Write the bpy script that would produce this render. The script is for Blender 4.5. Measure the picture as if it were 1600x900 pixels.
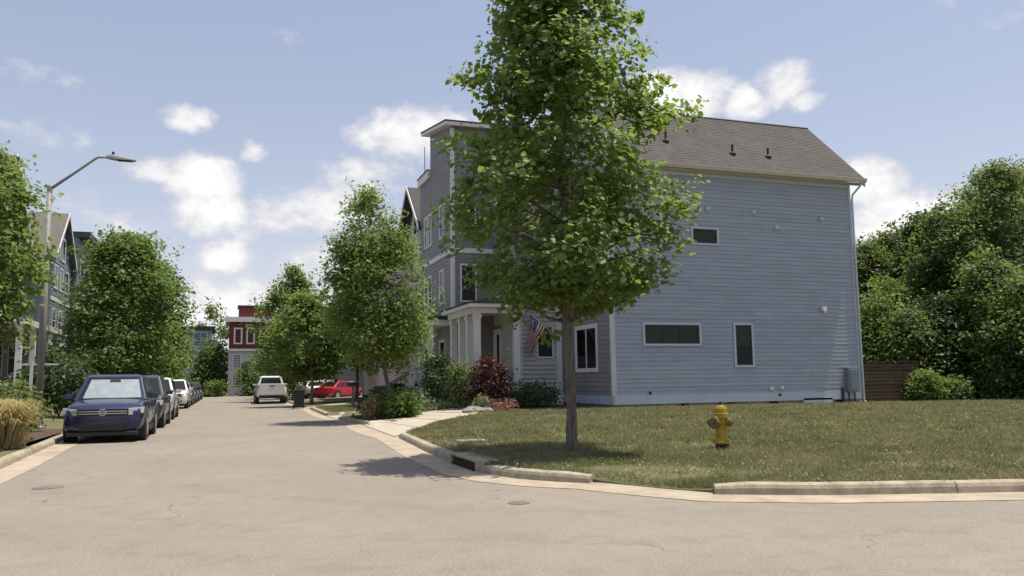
import bpy, bmesh, math, random
import numpy as np
from mathutils import Vector, Matrix

R = math.radians
random.seed(7)
scene = bpy.context.scene
for o in list(bpy.data.objects):
    bpy.data.objects.remove(o)
COL = scene.collection

# ------------------------------------------------------------------ camera
YAW, PITCH, ROLL = R(19.2), R(6.43), R(0.8)
F = Vector((math.sin(YAW) * math.cos(PITCH), math.cos(YAW) * math.cos(PITCH), math.sin(PITCH)))
RT = Vector((math.cos(YAW), -math.sin(YAW), 0))
UP = RT.cross(F)
R2 = RT * math.cos(ROLL) - UP * math.sin(ROLL)
U2 = RT * math.sin(ROLL) + UP * math.cos(ROLL)
cam_d = bpy.data.cameras.new('camera')
cam_d.lens = 1277 / 1600 * 36
cam_d.sensor_width = 36
cam_d.clip_end = 4000
cam = bpy.data.objects.new('camera', cam_d)
m = Matrix((R2, U2, -F)).transposed().to_4x4()
m.translation = (0, 0, 1.4)
cam.matrix_world = m
COL.objects.link(cam)
scene.camera = cam

# ------------------------------------------------------------------ light
SUN = Vector((0.27, -0.045, 1.0)).normalized()          # towards the sun
sun_d = bpy.data.lights.new('sun', 'SUN')
sun_d.energy = 3.8
sun_d.angle = R(0.53)
sun_d.color = (1.0, 0.94, 0.83)
sun = bpy.data.objects.new('sun', sun_d)
sun.rotation_euler = SUN.to_track_quat('Z', 'Y').to_euler()
COL.objects.link(sun)
scene.view_settings.view_transform = 'Standard'
scene.view_settings.look = 'None'
scene.view_settings.gamma = 1
scene.view_settings.exposure = 0.6
scene.cycles.max_bounces = 10
scene.cycles.diffuse_bounces = 6
scene.cycles.transparent_max_bounces = 12

world = bpy.data.worlds.new('World')
scene.world = world
world.use_nodes = True


class NT:
    """Small helper for wiring node trees."""
    def __init__(s, tree):
        s.t = tree
        tree.nodes.clear()

    def n(s, typ, props=None, **inp):
        nd = s.t.nodes.new('ShaderNode' + typ)
        for k, v in (props or {}).items():
            setattr(nd, k, v)
        for k, v in inp.items():
            key = k.replace('_', ' ')
            sock = nd.inputs[int(k[1:])] if (k[0] == 'i' and k[1:].isdigit()) else nd.inputs[key]
            s.put(sock, v)
        return nd

    def put(s, sock, v):
        if hasattr(v, 'outputs'):
            v = v.outputs[0]
        if isinstance(v, bpy.types.NodeSocket):
            s.t.links.new(v, sock)
        else:
            if isinstance(v, tuple) and len(v) == 3 and sock.type == 'RGBA':
                v = v + (1,)
            sock.default_value = v

    def m(s, op, a, b=0.0, c=None, clamp=False):
        nd = s.n('Math', dict(operation=op, use_clamp=clamp))
        s.put(nd.inputs[0], a)
        s.put(nd.inputs[1], b)
        if c is not None:
            s.put(nd.inputs[2], c)
        return nd.outputs[0]

    def mix(s, f, a, b, mode='MIX'):
        nd = s.n('Mix', dict(data_type='RGBA', blend_type=mode))
        s.put(nd.inputs[0], f)
        s.put(nd.inputs[6], a)
        s.put(nd.inputs[7], b)
        return nd.outputs[2]

    def ramp(s, f, lo, hi):
        nd = s.n('MapRange', dict(interpolation_type='SMOOTHSTEP'))
        s.put(nd.inputs[0], f)
        s.put(nd.inputs[1], lo)
        s.put(nd.inputs[2], hi)
        return nd.outputs[0]


def pix_dir(px, py):
    d = F + R2 * ((px - 800) / 1277) - U2 * ((py - 450) / 1277)
    return d.normalized()


w = NT(world.node_tree)
sky = w.n('TexSky', dict(sky_type='NISHITA', sun_disc=False, sun_elevation=math.asin(SUN.z),
                         sun_rotation=math.atan2(SUN.x, SUN.y), altitude=100, air_density=1.3, dust_density=3.0,
                         ozone_density=2.5))
tc = w.n('TexCoord')
sep = w.n('SeparateXYZ')
w.put(sep.inputs[0], tc.outputs['Generated'])
X_, Y_, Z_ = sep.outputs
az = w.m('ARCTAN2', X_, Y_)
alt = w.m('ARCSINE', Z_)
comb = w.n('CombineXYZ', None, X=az, Y=w.m('MULTIPLY', alt, 1.35))
nz1 = w.n('TexNoise', None, Vector=comb, Scale=11.0, Detail=9.0, Roughness=0.6, Distortion=0.4)
nz2 = w.n('TexNoise', None, Vector=comb, Scale=36.0, Detail=7.0, Roughness=0.6)
nsum = w.m('ADD', w.m('MULTIPLY', nz1.outputs[0], 0.58), w.m('MULTIPLY', nz2.outputs[0], 0.42))
nsum = w.m('MULTIPLY', w.m('SUBTRACT', nsum, 0.5), 2.0)
# cumulus: place in the sky (azimuth, altitude), half width, half height, density, softness
CUM = [(292, 184, 46, 22, 1.1), (398, 237, 22, 18, .75), (318, 280, 62, 40, 1.35), (255, 268, 56, 22, .85), (332, 330, 58, 46, 1.15),
       (352, 400, 46, 30, 1.2), (372, 355, 40, 40, .6), (475, 332, 92, 38, .85), (575, 280, 84, 36, .7), (650, 212, 100, 42, 1.0),
       (1060, 150, 80, 44, 1.15), (1165, 160, 36, 28, 1.1), (1225, 128, 46, 38, 1.1), (1255, 158, 32, 18, 1.0), (1420, 345, 150, 50, 1.2),
       (1350, 290, 60, 44, .9), (50, 205, 80, 24, .3), (75, 120, 80, 22, .3), (400, 490, 260, 62, 1.0), (150, 350, 110, 40, .3), (490, 420, 90, 40, .6)]
cov = None
for px, py, rx, ry, dn in CUM:
    d = pix_dir(px, py)
    a0, t0 = math.atan2(d.x, d.y), math.asin(d.z)
    cosr = (pix_dir(px + 1, py) - pix_dir(px - 1, py)).length / 2
    da = w.m('DIVIDE', w.m('SUBTRACT', az, a0), rx * cosr / max(.3, math.cos(t0)) * 1.25)
    dt = w.m('DIVIDE', w.m('SUBTRACT', alt, t0), ry * cosr * 1.25)
    q = w.m('SUBTRACT', 1.0, w.m('ADD', w.m('MULTIPLY', da, da), w.m('MULTIPLY', dt, dt)))
    q = w.m('MULTIPLY', w.m('MAXIMUM', q, -1.5), dn)
    cov = q if cov is None else w.m('SMOOTH_MAX', cov, q, 0.25)
# thin scattered cloud everywhere else, from the same noise
wide = w.n('TexNoise', None, Vector=comb, Scale=2.6, Detail=3.0)
gen = w.m('MULTIPLY', w.m('SUBTRACT', wide.outputs[0], 0.66), 3.0)
cov = w.m('MAXIMUM', cov, gen)
cl = w.m('ADD', cov, w.m('MULTIPLY', nsum, 1.65))
mask = w.ramp(cl, 0.02, 0.78)
mask = w.m('MULTIPLY', mask, w.ramp(Z_, 0.0, 0.06))
shade = w.ramp(cl, 0.3, 1.5)
ccol = w.mix(shade, (0.70, 0.70, 0.75), (1.12, 1.09, 1.04))
hz = w.m('POWER', w.m('SUBTRACT', 1.0, w.m('MAXIMUM', Z_, 0.0), clamp=True), 5.5)
bg_sky = w.n('Background', None, Color=sky, Strength=0.075)
bg_cl = w.n('Background', None, Color=ccol, Strength=0.70)
bg_hz = w.n('Background', None, Color=w.mix(hz, (0.52, 0.545, 0.71), (0.70, 0.70, 0.75)), Strength=0.95)
m1 = w.n('MixShader', None, Fac=w.m('ADD', w.m('MULTIPLY', hz, 0.66), 0.27))
w.put(m1.inputs[1], bg_sky)
w.put(m1.inputs[2], bg_hz)
m2 = w.n('MixShader', None, Fac=w.m('MULTIPLY', mask, 0.9))
w.put(m2.inputs[1], m1)
w.put(m2.inputs[2], bg_cl)
out = w.n('OutputWorld')
w.put(out.inputs[0], m2)

# ------------------------------------------------------------------ materials
MATS = {}


def mat(name, col, rough=0.6, metal=0.0, spec=0.4, var=0.0, vscale=3.0, coat=0.0, bump=0.0, bscale=40.0, stretch=None):
    """Procedural principled material: base colour with soft dirt variation and fine relief."""
    if name in MATS:
        return MATS[name]
    mt = bpy.data.materials.new(name)
    mt.use_nodes = True
    t = NT(mt.node_tree)
    bs = t.n('BsdfPrincipled', None, Roughness=rough, Metallic=metal)
    bs.inputs['Specular IOR Level'].default_value = spec
    bs.inputs['Coat Weight'].default_value = coat
    bs.inputs['Coat Roughness'].default_value = 0.05
    tcn = t.n('TexCoord')
    vec = tcn.outputs['Object']
    if stretch:
        mp = t.n('Mapping')
        t.put(mp.inputs['Vector'], vec)
        mp.inputs['Scale'].default_value = stretch
        vec = mp.outputs[0]
    if var > 0:
        nz = t.n('TexNoise', None, Vector=vec, Scale=vscale, Detail=6.0, Roughness=0.62)
        f = t.ramp(nz.outputs[0], 0.25, 0.75)
        lo = tuple(c * (1 - var) for c in col)
        hi = tuple(min(1, c * (1 + var)) for c in col)
        t.put(bs.inputs['Base Color'], t.mix(f, lo, hi))
    else:
        bs.inputs['Base Color'].default_value = tuple(col) + (1,)
    if bump > 0:
        nb = t.n('TexNoise', None, Vector=vec, Scale=bscale, Detail=4.0)
        b = t.n('Bump', None, Strength=bump, Distance=0.02, Height=nb.outputs[0])
        t.put(bs.inputs['Normal'], b)
    o = t.n('OutputMaterial')
    t.put(o.inputs[0], bs)
    MATS[name] = mt
    return mt


def vary_by_object(mt, amount):
    """each board takes the paint a touch differently"""
    nt = mt.node_tree
    bs = next(n for n in nt.nodes if n.type == 'BSDF_PRINCIPLED')
    src = bs.inputs['Base Color'].links[0].from_socket
    oi = nt.nodes.new('ShaderNodeObjectInfo')
    mr = nt.nodes.new('ShaderNodeMapRange')
    mr.inputs[3].default_value, mr.inputs[4].default_value = 1 - amount, 1 + amount
    nt.links.new(oi.outputs['Random'], mr.inputs[0])
    vm = nt.nodes.new('ShaderNodeVectorMath')
    vm.operation = 'SCALE'
    nt.links.new(src, vm.inputs[0])
    nt.links.new(mr.outputs[0], vm.inputs['Scale'])
    nt.links.new(vm.outputs[0], bs.inputs['Base Color'])


def leaf_mat(name, c1, c2, trans=0.35, rough=0.45):
    if name in MATS:
        return MATS[name]
    mt = bpy.data.materials.new(name)
    mt.use_nodes = True
    t = NT(mt.node_tree)
    at = t.n('Attribute', dict(attribute_name='tint'))
    c = t.mix(at.outputs['Fac'], c1, c2)
    bs = t.n('BsdfPrincipled', None, Roughness=rough)
    bs.inputs['Specular IOR Level'].default_value = 0.25
    t.put(bs.inputs['Base Color'], c)
    tr = t.n('BsdfTranslucent')
    t.put(tr.inputs[0], t.mix(0.6, c, (c2[0] * 1.7, c2[1] * 1.75, c2[2] * .9)))
    mx = t.n('MixShader', None, Fac=trans)
    t.put(mx.inputs[1], bs)
    t.put(mx.inputs[2], tr)
    o = t.n('OutputMaterial')
    t.put(o.inputs[0], mx)
    MATS[name] = mt
    return mt


def glass_mat(name, col, alpha=1.0, rough=0.06, spec=.5):
    """Dark window glass; alpha below 1 lets what lies behind show."""
    if name in MATS:
        return MATS[name]
    mt = bpy.data.materials.new(name)
    mt.use_nodes = True
    t = NT(mt.node_tree)
    bs = t.n('BsdfPrincipled', None, Roughness=rough)
    bs.inputs['Base Color'].default_value = tuple(col) + (1,)
    bs.inputs['Specular IOR Level'].default_value = spec
    nz = t.n('TexNoise', None, Scale=1.3, Detail=2.0)
    b = t.n('Bump', None, Strength=0.05, Distance=0.05, Height=nz.outputs[0])
    t.put(bs.inputs['Normal'], b)
    sh = bs
    if alpha < 1:
        tr = t.n('BsdfTransparent')
        mx = t.n('MixShader', None, Fac=alpha)
        t.put(mx.inputs[1], tr)
        t.put(mx.inputs[2], bs)
        sh = mx
    o = t.n('OutputMaterial')
    t.put(o.inputs[0], sh)
    MATS[name] = mt
    return mt


# ------------------------------------------------------------------ mesh helpers
class MB:
    def __init__(s):
        s.v, s.f, s.mi = [], [], []
        s.cur = 0

    def face(s, pts):
        b = len(s.v)
        s.v += [tuple(p) for p in pts]
        s.f.append(tuple(range(b, b + len(pts))))
        s.mi.append(s.cur)

    def obox(s, o, u, v, w_):
        """box from corner o along three edge vectors"""
        o, u, v, w_ = map(Vector, (o, u, v, w_))
        if u.cross(v).dot(w_) < 0:
            u, v = v, u
        b = len(s.v)
        s.v += [tuple(p) for p in (o, o + u, o + u + v, o + v, o + w_, o + u + w_, o + u + v + w_, o + v + w_)]
        for q in ((0, 3, 2, 1), (4, 5, 6, 7), (0, 1, 5, 4), (1, 2, 6, 5), (2, 3, 7, 6), (3, 0, 4, 7)):
            s.f.append(tuple(b + i for i in q))
            s.mi.append(s.cur)
        return s

    def box(s, x0, x1, y0, y1, z0, z1):
        return s.obox((x0, y0, z0), (x1 - x0, 0, 0), (0, y1 - y0, 0), (0, 0, z1 - z0))

    def ring_loft(s, rings, cap0=True, cap1=True, closed=True):
        n = len(rings[0])
        b = len(s.v)
        for r in rings:
            s.v += [tuple(p) for p in r]
        for i in range(len(rings) - 1):
            for j in range(n if closed else n - 1):
                k = (j + 1) % n
                s.f.append((b + i * n + j, b + i * n + k, b + (i + 1) * n + k, b + (i + 1) * n + j))
                s.mi.append(s.cur)
        if cap0:
            s.f.append(tuple(b + j for j in reversed(range(n))))
            s.mi.append(s.cur)
        if cap1:
            s.f.append(tuple(b + (len(rings) - 1) * n + j for j in range(n)))
            s.mi.append(s.cur)
        return s

    def tube(s, pts, radii, n=8, cap=True):
        pts = [Vector(p) for p in pts]
        if not isinstance(radii, (list, tuple)):
            radii = [radii] * len(pts)
        rings = []
        ref = None
        for i, p in enumerate(pts):
            d = (pts[min(i + 1, len(pts) - 1)] - pts[max(i - 1, 0)]).normalized()
            if ref is None:
                ref = Vector((1, 0, 0)) if abs(d.x) < .9 else Vector((0, 1, 0))
            a = (ref - d * ref.dot(d)).normalized()
            b2 = d.cross(a)
            ref = a
            rings.append([p + (a * math.cos(2 * math.pi * j / n) + b2 * math.sin(2 * math.pi * j / n)) * radii[i]
                          for j in range(n)])
        return s.ring_loft(rings, cap, cap)

    def lathe(s, prof, c=(0, 0, 0), n=16, axis='Z'):
        """prof: list of (r, h) along the axis"""
        c = Vector(c)
        rings = []
        for r, h in prof:
            ring = []
            for j in range(n):
                a = 2 * math.pi * j / n
                x, y = r * math.cos(a), r * math.sin(a)
                p = {'Z': (x, y, h), 'X': (h, x, y), 'Y': (y, h, x)}[axis]
                ring.append(c + Vector(p))
            rings.append(ring)
        return s.ring_loft(rings)

    def prism(s, poly, vec):
        """polygon (3D points) extruded along vec"""
        vec = Vector(vec)
        a = [Vector(p) for p in poly]
        nrm = Vector((0, 0, 0))
        for i in range(len(a)):
            nrm += a[i].cross(a[(i + 1) % len(a)])
        if nrm.dot(vec) < 0:
            a.reverse()
        return s.ring_loft([a, [p + vec for p in a]])

    def build(s, name, mats, parent=None, off=(0, 0, 0), smooth=False, bevel=0, seg=2, sub=0, kind=None):
        me = bpy.data.meshes.new(name)
        ox, oy, oz = off
        me.from_pydata([(x - ox, y - oy, z - oz) for x, y, z in s.v], [], s.f)
        if not isinstance(mats, (list, tuple)):
            mats = [mats]
        for mm in mats:
            me.materials.append(mm)
        if any(s.mi):
            me.polygons.foreach_set('material_index', s.mi)
        if smooth:
            me.polygons.foreach_set('use_smooth', [True] * len(s.f))
        me.update()
        o = bpy.data.objects.new(name, me)
        COL.objects.link(o)
        if parent:
            o.parent = parent
        else:
            o.location = off
        if bevel:
            bv = o.modifiers.new('bevel', 'BEVEL')
            bv.width = bevel
            bv.segments = seg
            bv.limit_method = 'ANGLE'
            bv.angle_limit = R(35)
        if sub:
            sb = o.modifiers.new('sub', 'SUBSURF')
            sb.levels = sb.render_levels = sub
        if kind:
            o['kind'] = kind
        return o


def thing(name, label, cat, loc=(0, 0, 0), rz=0.0, group=None):
    o = bpy.data.objects.new(name, None)
    COL.objects.link(o)
    o.location = loc
    o.rotation_euler = (0, 0, rz)
    return tag(o, label, cat, group)


def tag(o, label, cat, group=None):
    o['label'] = label
    o['category'] = cat
    if group:
        o['group'] = group
    return o


def np_mesh(name, V, faces_per, k, mats, tint=None, parent=None, loc=(0, 0, 0), kind=None):
    """V: (N,k,3) points; faces_per: index tuples (same length each) within one element of k points."""
    N = V.shape[0]
    fl = len(faces_per[0])
    idx = (np.arange(N)[:, None, None] * k + np.array(faces_per)[None]).reshape(-1, fl)
    me = bpy.data.meshes.new(name)
    me.vertices.add(N * k)
    me.vertices.foreach_set('co', V.reshape(-1).astype(np.float32))
    me.loops.add(idx.size)
    me.loops.foreach_set('vertex_index', idx.reshape(-1).astype(np.int32))
    me.polygons.add(idx.shape[0])
    me.polygons.foreach_set('loop_start', (np.arange(idx.shape[0]) * fl).astype(np.int32))
    me.update(calc_edges=True)
    if tint is not None:
        at = me.attributes.new('tint', 'FLOAT', 'POINT')
        at.data.foreach_set('value', np.repeat(tint, k).astype(np.float32))
    for mm in (mats if isinstance(mats, (list, tuple)) else [mats]):
        me.materials.append(mm)
    o = bpy.data.objects.new(name, me)
    COL.objects.link(o)
    o.location = loc
    if parent:
        o.parent = parent
    if kind:
        o['kind'] = kind
    return o


def smooth(t):
    t = max(0.0, min(1.0, t))
    return t * t * (3 - 2 * t)


# ------------------------------------------------------------------ palette
M_road = mat('asphalt', (.2, .2, .2))
def road_material(mt):
    t = NT(mt.node_tree)
    g = t.n('TexCoord').outputs['Object']
    n1 = t.n('TexNoise', None, Vector=g, Scale=0.35, Detail=5.0, Roughness=.6)
    n2 = t.n('TexNoise', None, Vector=g, Scale=3.0, Detail=8.0, Roughness=.72)
    n3 = t.n('TexNoise', None, Vector=g, Scale=38.0, Detail=4.0, Roughness=.8)
    mp = t.n('Mapping')
    t.put(mp.inputs['Vector'], g)
    mp.inputs['Rotation'].default_value = (0, 0, R(-38))
    mp.inputs['Scale'].default_value = (1.2, .12, 1)
    n4 = t.n('TexNoise', None, Vector=mp.outputs[0], Scale=2.2, Detail=5.0, Roughness=.6)
    vor = t.n('TexVoronoi', dict(feature='DISTANCE_TO_EDGE'), Vector=g, Scale=.23)
    wob = t.n('TexNoise', None, Vector=g, Scale=1.6, Detail=6.0)
    v2 = t.n('VectorMath', dict(operation='ADD'))
    t.put(v2.inputs[0], g)
    sc = t.n('VectorMath', dict(operation='SCALE'))
    t.put(sc.inputs[0], wob.outputs['Color'])
    sc.inputs['Scale'].default_value = 1.3
    t.put(v2.inputs[1], sc.outputs[0])
    t.put(vor.inputs['Vector'], v2.outputs[0])
    crack = t.m('SUBTRACT', 1.0, t.ramp(vor.outputs[0], 0.001, 0.006))
    crack = t.m('MULTIPLY', crack, t.ramp(n1.outputs[0], .46, .6))
    c = t.mix(t.ramp(n1.outputs[0], .3, .7), (.222, .193, .155), (.260, .226, .182))
    c = t.mix(t.m('MULTIPLY', t.ramp(n2.outputs[0], .42, .72), .5), c, (.18, .155, .128))
    c = t.mix(t.m('MULTIPLY', t.ramp(n4.outputs[0], .52, .76), .14), c, (.185, .165, .145))
    c = t.mix(t.m('MULTIPLY', t.ramp(n3.outputs[0], .5, .72), .6), c, (.43, .39, .34))
    c = t.mix(t.m('MULTIPLY', t.ramp(n3.outputs[0], .5, .28), .7), c, (.14, .12, .105))
    c = t.mix(t.m('MULTIPLY', crack, .6), c, (.08, .07, .06))
    # worn turning tracks sweeping round the corner
    dv = t.n('VectorMath', dict(operation='DISTANCE'))
    wv = t.n('VectorMath', dict(operation='SCALE'))
    t.put(wv.inputs[0], n1.outputs['Color'])
    wv.inputs['Scale'].default_value = 1.1
    av = t.n('VectorMath', dict(operation='ADD'))
    t.put(av.inputs[0], g)
    t.put(av.inputs[1], wv.outputs[0])
    t.put(dv.inputs[0], av.outputs[0])
    dv.inputs[1].default_value = (7.6, 16.4, .5)
    d_ = dv.outputs['Value']
    tot = None
    for r0 in (8.3, 9.9, 11.2, 12.8):
        b_ = t.m('SUBTRACT', 1.0, t.ramp(t.m('ABSOLUTE', t.m('SUBTRACT', d_, r0)), .05, .3))
        tot = b_ if tot is None else t.m('MAXIMUM', tot, b_)
    c = t.mix(t.m('MULTIPLY', t.m('MULTIPLY', tot, t.ramp(n2.outputs[0], .35, .65)), .2), c, (.13, .115, .1))
    bs = t.n('BsdfPrincipled', None, Roughness=.85)
    bs.inputs['Specular IOR Level'].default_value = .25
    t.put(bs.inputs['Base Color'], c)
    b = t.n('Bump', None, Strength=.35, Distance=.008, Height=n3.outputs[0])
    t.put(bs.inputs['Normal'], b)
    o = t.n('OutputMaterial')
    t.put(o.inputs[0], bs)
road_material(M_road)

M_conc = mat('gutter_concrete', (.36, .298, .222), .85, var=.24, vscale=2.2, bump=.25, bscale=60)
M_walk = mat('walk_concrete', (.41, .36, .29), .85, var=.12, vscale=1.5, bump=.2, bscale=60)
M_kerb = mat('kerb_concrete', (.34, .29, .21), .85, var=.3, vscale=5, bump=.4, bscale=50)
M_lawn = mat('lawn_soil', (.2, .2, .2))
def lawn_material(mt):
    t = NT(mt.node_tree)
    g = t.n('TexCoord').outputs['Object']
    n1 = t.n('TexNoise', None, Vector=g, Scale=.5, Detail=5.0, Roughness=.6)
    n2 = t.n('TexNoise', None, Vector=g, Scale=9.0, Detail=6.0, Roughness=.75)
    n3 = t.n('TexNoise', None, Vector=g, Scale=1.7, Detail=6.0, Roughness=.7)
    c = t.mix(t.ramp(n1.outputs[0], .35, .65), (.15, .135, .075), (.105, .115, .055))
    c = t.mix(t.m('MULTIPLY', t.ramp(n3.outputs[0], .45, .68), .8), c, (.23, .19, .125))
    c = t.mix(t.m('MULTIPLY', t.ramp(n2.outputs[0], .4, .75), .7), c, (.05, .06, .02))
    bs = t.n('BsdfPrincipled', None, Roughness=.95)
    bs.inputs['Specular IOR Level'].default_value = .1
    t.put(bs.inputs['Base Color'], c)
    b = t.n('Bump', None, Strength=.6, Distance=.03, Height=n2.outputs[0])
    t.put(bs.inputs['Normal'], b)
    o = t.n('OutputMaterial')
    t.put(o.inputs[0], bs)
lawn_material(M_lawn)
M_mulch = mat('mulch', (.085, .055, .035), .95, var=.4, vscale=14, bump=.8, bscale=30)
M_blue = mat('blue_siding_paint', (.298, .326, .372), .55, var=.10, vscale=.8, stretch=(1, 1, 5))
vary_by_object(M_blue, .045)
M_grey = mat('grey_siding_paint', (.235, .225, .225), .6, var=.06, vscale=1.0)
M_lgrey = mat('pale_siding_paint', (.46, .45, .43), .6, var=.06, vscale=1.0)
M_white = mat('white_trim_paint', (.66, .65, .62), .5, var=.05, vscale=2)
M_beige = mat('beige_siding_paint', (.70, .58, .51), .6, var=.06, vscale=1.0)
M_trimb = mat('pale_blue_trim_paint', (.42, .47, .53), .5, var=.05, vscale=2)
M_slate = mat('slate_siding_paint', (.17, .20, .235), .6, var=.06)
M_dblue = mat('dark_siding_paint', (.075, .085, .11), .6, var=.1)
M_taupe = mat('taupe_siding_paint', (.27, .25, .23), .6, var=.06)
M_red = mat('red_siding_paint', (.13, .022, .02), .6, var=.08)
M_pale_blue = mat('pale_teal_siding', (.25, .36, .42), .6, var=.06)
M_black = mat('black_frame', (.012, .013, .014), .4)
M_dark = mat('dark_metal', (.03, .03, .032), .45, metal=.5)
M_found = mat('foundation_block', (.25, .23, .2), .9, var=.25, vscale=4, bump=.4)
M_roofdk = mat('dark_roofing', (.045, .043, .042), .8, var=.2, vscale=5)
M_glass = glass_mat('window_glass', (.007, .009, .009), spec=.16)
M_blind = glass_mat('window_glass_with_blind', (.036, .046, .036), rough=.15, spec=.1)
M_gutter = mat('gutter_metal', (.5, .47, .38), .4, metal=.1, var=.06)
M_steel = mat('galvanised_steel', (.25, .24, .225), .65, metal=.1, var=.1, vscale=3)
M_bark = mat('bark', (.155, .125, .095), .9, var=.35, vscale=6, bump=.8, bscale=18, stretch=(3, 3, .6))
M_rust = mat('rusty_iron', (.15, .075, .055), .8, var=.35, vscale=9, bump=.3)
M_pit = mat('pit_dark', (.022, .010, .007), .95)
M_wood = mat('fence_wood', (.075, .048, .03), .8, var=.3, vscale=4, stretch=(1, 8, 8))
M_brickred = mat('door_paint', (.05, .035, .03), .4)


def shingle_material(name, base):
    mt = bpy.data.materials.new(name)
    mt.use_nodes = True
    t = NT(mt.node_tree)
    g = t.n('TexCoord').outputs['Object']
    n1 = t.n('TexNoise', None, Vector=g, Scale=1.1, Detail=5.0)
    n2 = t.n('TexNoise', None, Vector=g, Scale=34.0, Detail=3.0, Roughness=.8)
    vo = t.n('TexVoronoi', None, Vector=g, Scale=4.5)
    c = t.mix(t.ramp(n1.outputs[0], .3, .7), tuple(b * .93 for b in base), tuple(b * 1.07 for b in base))
    bw_ = t.n('RGBToBW', None, Color=vo.outputs['Color'])
    c = t.mix(.1, c, bw_.outputs[0], 'SOFT_LIGHT')
    c = t.mix(t.m('MULTIPLY', t.ramp(n2.outputs[0], .45, .75), .35), c, tuple(b * .6 for b in base))
    bs = t.n('BsdfPrincipled', None, Roughness=.95)
    bs.inputs['Specular IOR Level'].default_value = .12
    t.put(bs.inputs['Base Color'], c)
    b = t.n('Bump', None, Strength=.4, Distance=.02, Height=n2.outputs[0])
    t.put(bs.inputs['Normal'], b)
    o = t.n('OutputMaterial')
    t.put(o.inputs[0], bs)
    MATS[name] = mt
    return mt


M_shingle = shingle_material('brown_shingles', (.118, .107, .10))
M_shingle2 = shingle_material('grey_shingles', (.16, .145, .13))

# ------------------------------------------------------------------ ground, road, lawns
KERB_R = [(4.2, 96.0), (4.2, 66.5), (4.2, 62.5), (4.2, 48.6), (4.2, 45.2), (3.95, 36.2), (3.9, 35.6), (4.0, 31.8), (4.1, 30.0),
          (4.12, 28.2), (4.3, 27.3), (4.2, 26.6), (4.15, 23.5), (4.1, 20.8), (3.95, 18.6), (3.76, 16.0), (3.67, 13.8),
          (3.65, 12.3), (3.84, 11.3), (4.22, 10.65), (4.7, 10.16), (5.1, 9.35), (5.53, 8.63), (6.6, 8.05), (7.7, 7.68),
          (8.9, 7.3), (12, 6.55), (18, 5.4), (30, 3.6), (70, -1)]
KERB_L = [(-4.0, 96.0), (-4.0, 60), (-4.0, 30), (-3.95, 23.8), (-3.6, 16.2), (-3.55, 13), (-3.9, 10), (-5.2, 7.4), (-8, 5.8), (-14, 5.0), (-60, 4.0)]
# stretches of the right kerb that are dropped for drives (by y)
DROPS = [(20.6, 27.0), (31.9, 35.6), (45.4, 48.4), (62.7, 66.3)]


def edge_h(x, y):
    for a, b in DROPS:
        if a < y < b and x < 4.6:
            return .015
    if x < 7 and y < 12:
        return .02 + .11 * smooth((math.hypot(x - 5.1, y - 9.4) - .78) / .3)
    return .13


def hg(x, y):
    """ground height of the two lawns"""
    if x > 0:
        s = smooth((x - 4.2) / 6)
        r = smooth((x - 18) / 10)
        return .14 + .16 * smooth((y - 11) / 15) * s * (1 - .35 * r)
    return .14 + .22 * smooth((-x - 4.5) / 5)


def resample(path, step):
    out_ = []
    for (x0, y0), (x1, y1) in zip(path, path[1:]):
        L = math.hypot(x1 - x0, y1 - y0)
        n = max(1, int(round(L / step)))
        for i in range(n):
            out_.append((x0 + (x1 - x0) * i / n, y0 + (y1 - y0) * i / n))
    out_.append(path[-1])
    return out_


def normals2(path, side):
    ns = []
    for i in range(len(path)):
        a, b = path[max(0, i - 1)], path[min(len(path) - 1, i + 1)]
        d = Vector((b[0] - a[0], b[1] - a[1]))
        d.normalize()
        ns.append(Vector((-d.y, d.x)) * side)
    return ns


def sheet(name, polys, mt, kind='structure', hfun=None, parent=None):
    mb = MB()
    for p in polys:
        mb.face([(x, y, hfun(x, y)) for x, y in p])
    o = mb.build(name, mt, parent)
    if not parent:
        o['kind'] = kind
    return o


sheet('ground', [[(-1800, -1800), (1800, -1800), (1800, 1800), (-1800, 1800)]], M_lawn, hfun=lambda x, y: -.12)
mb = MB()
for a, b in ((-60, -10), (-10, 0), (0, 10), (10, 60)):
    for c, d in ((-30, 0), (0, 12), (12, 30), (30, 60), (60, 104)):
        mb.face([(a, c, 0), (b, c, 0), (b, d, 0), (a, d, 0)])
mb.build('road', M_road)['kind'] = 'structure'


def lawn_mesh(name, kerb, side, far, mt):
    pts = resample(kerb, .5)
    ns = normals2(pts, side)
    S = [0, .35, .8, 1.5, 2.5, 4, 6, 9, 13, 18, 26, 40, 60]
    mb = MB()
    rows = []
    for (x, y), n in zip(pts, ns):
        row = []
        e = edge_h(x, y)
        tx, ty = far(x, y)
        tot = math.hypot(tx - x, ty - y)
        for s in S:
            q = min(1, s / 60)
            px, py = x + (tx - x) * q, y + (ty - y) * q
            if s <= .35:
                px, py = x + n.x * (s + .12), y + n.y * (s + .12)
            h = hg(px, py)
            dist = q * tot if s > .35 else s
            h = (e + (h - e) * smooth(dist / 1.8)) * 1.0
            row.append((px, py, h))
        rows.append(row)
    for i in range(len(rows) - 1):
        for j in range(len(S) - 1):
            q = [rows[i][j], rows[i][j + 1], rows[i + 1][j + 1], rows[i + 1][j]]
            mb.face(q if side > 0 else q[::-1])
    # vertical face down to the road
    for i in range(len(rows) - 1):
        a, b = rows[i][0], rows[i + 1][0]
        mb.face([a, b, (b[0], b[1], -.1), (a[0], a[1], -.1)])
    o = mb.build(name, mt, smooth=True)
    o['kind'] = 'structure'
    return o


def far_r(x, y):
    if y > 12:
        return 64, y
    t = min(1, max(0, (x - 3.6) / 30))
    return 64 + 10 * t, 12 - 4 * t if x < 30 else 10


def far_l(x, y):
    return (-64, y) if y > 10 else (-64, 10 + .1 * (y - 10))


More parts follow.
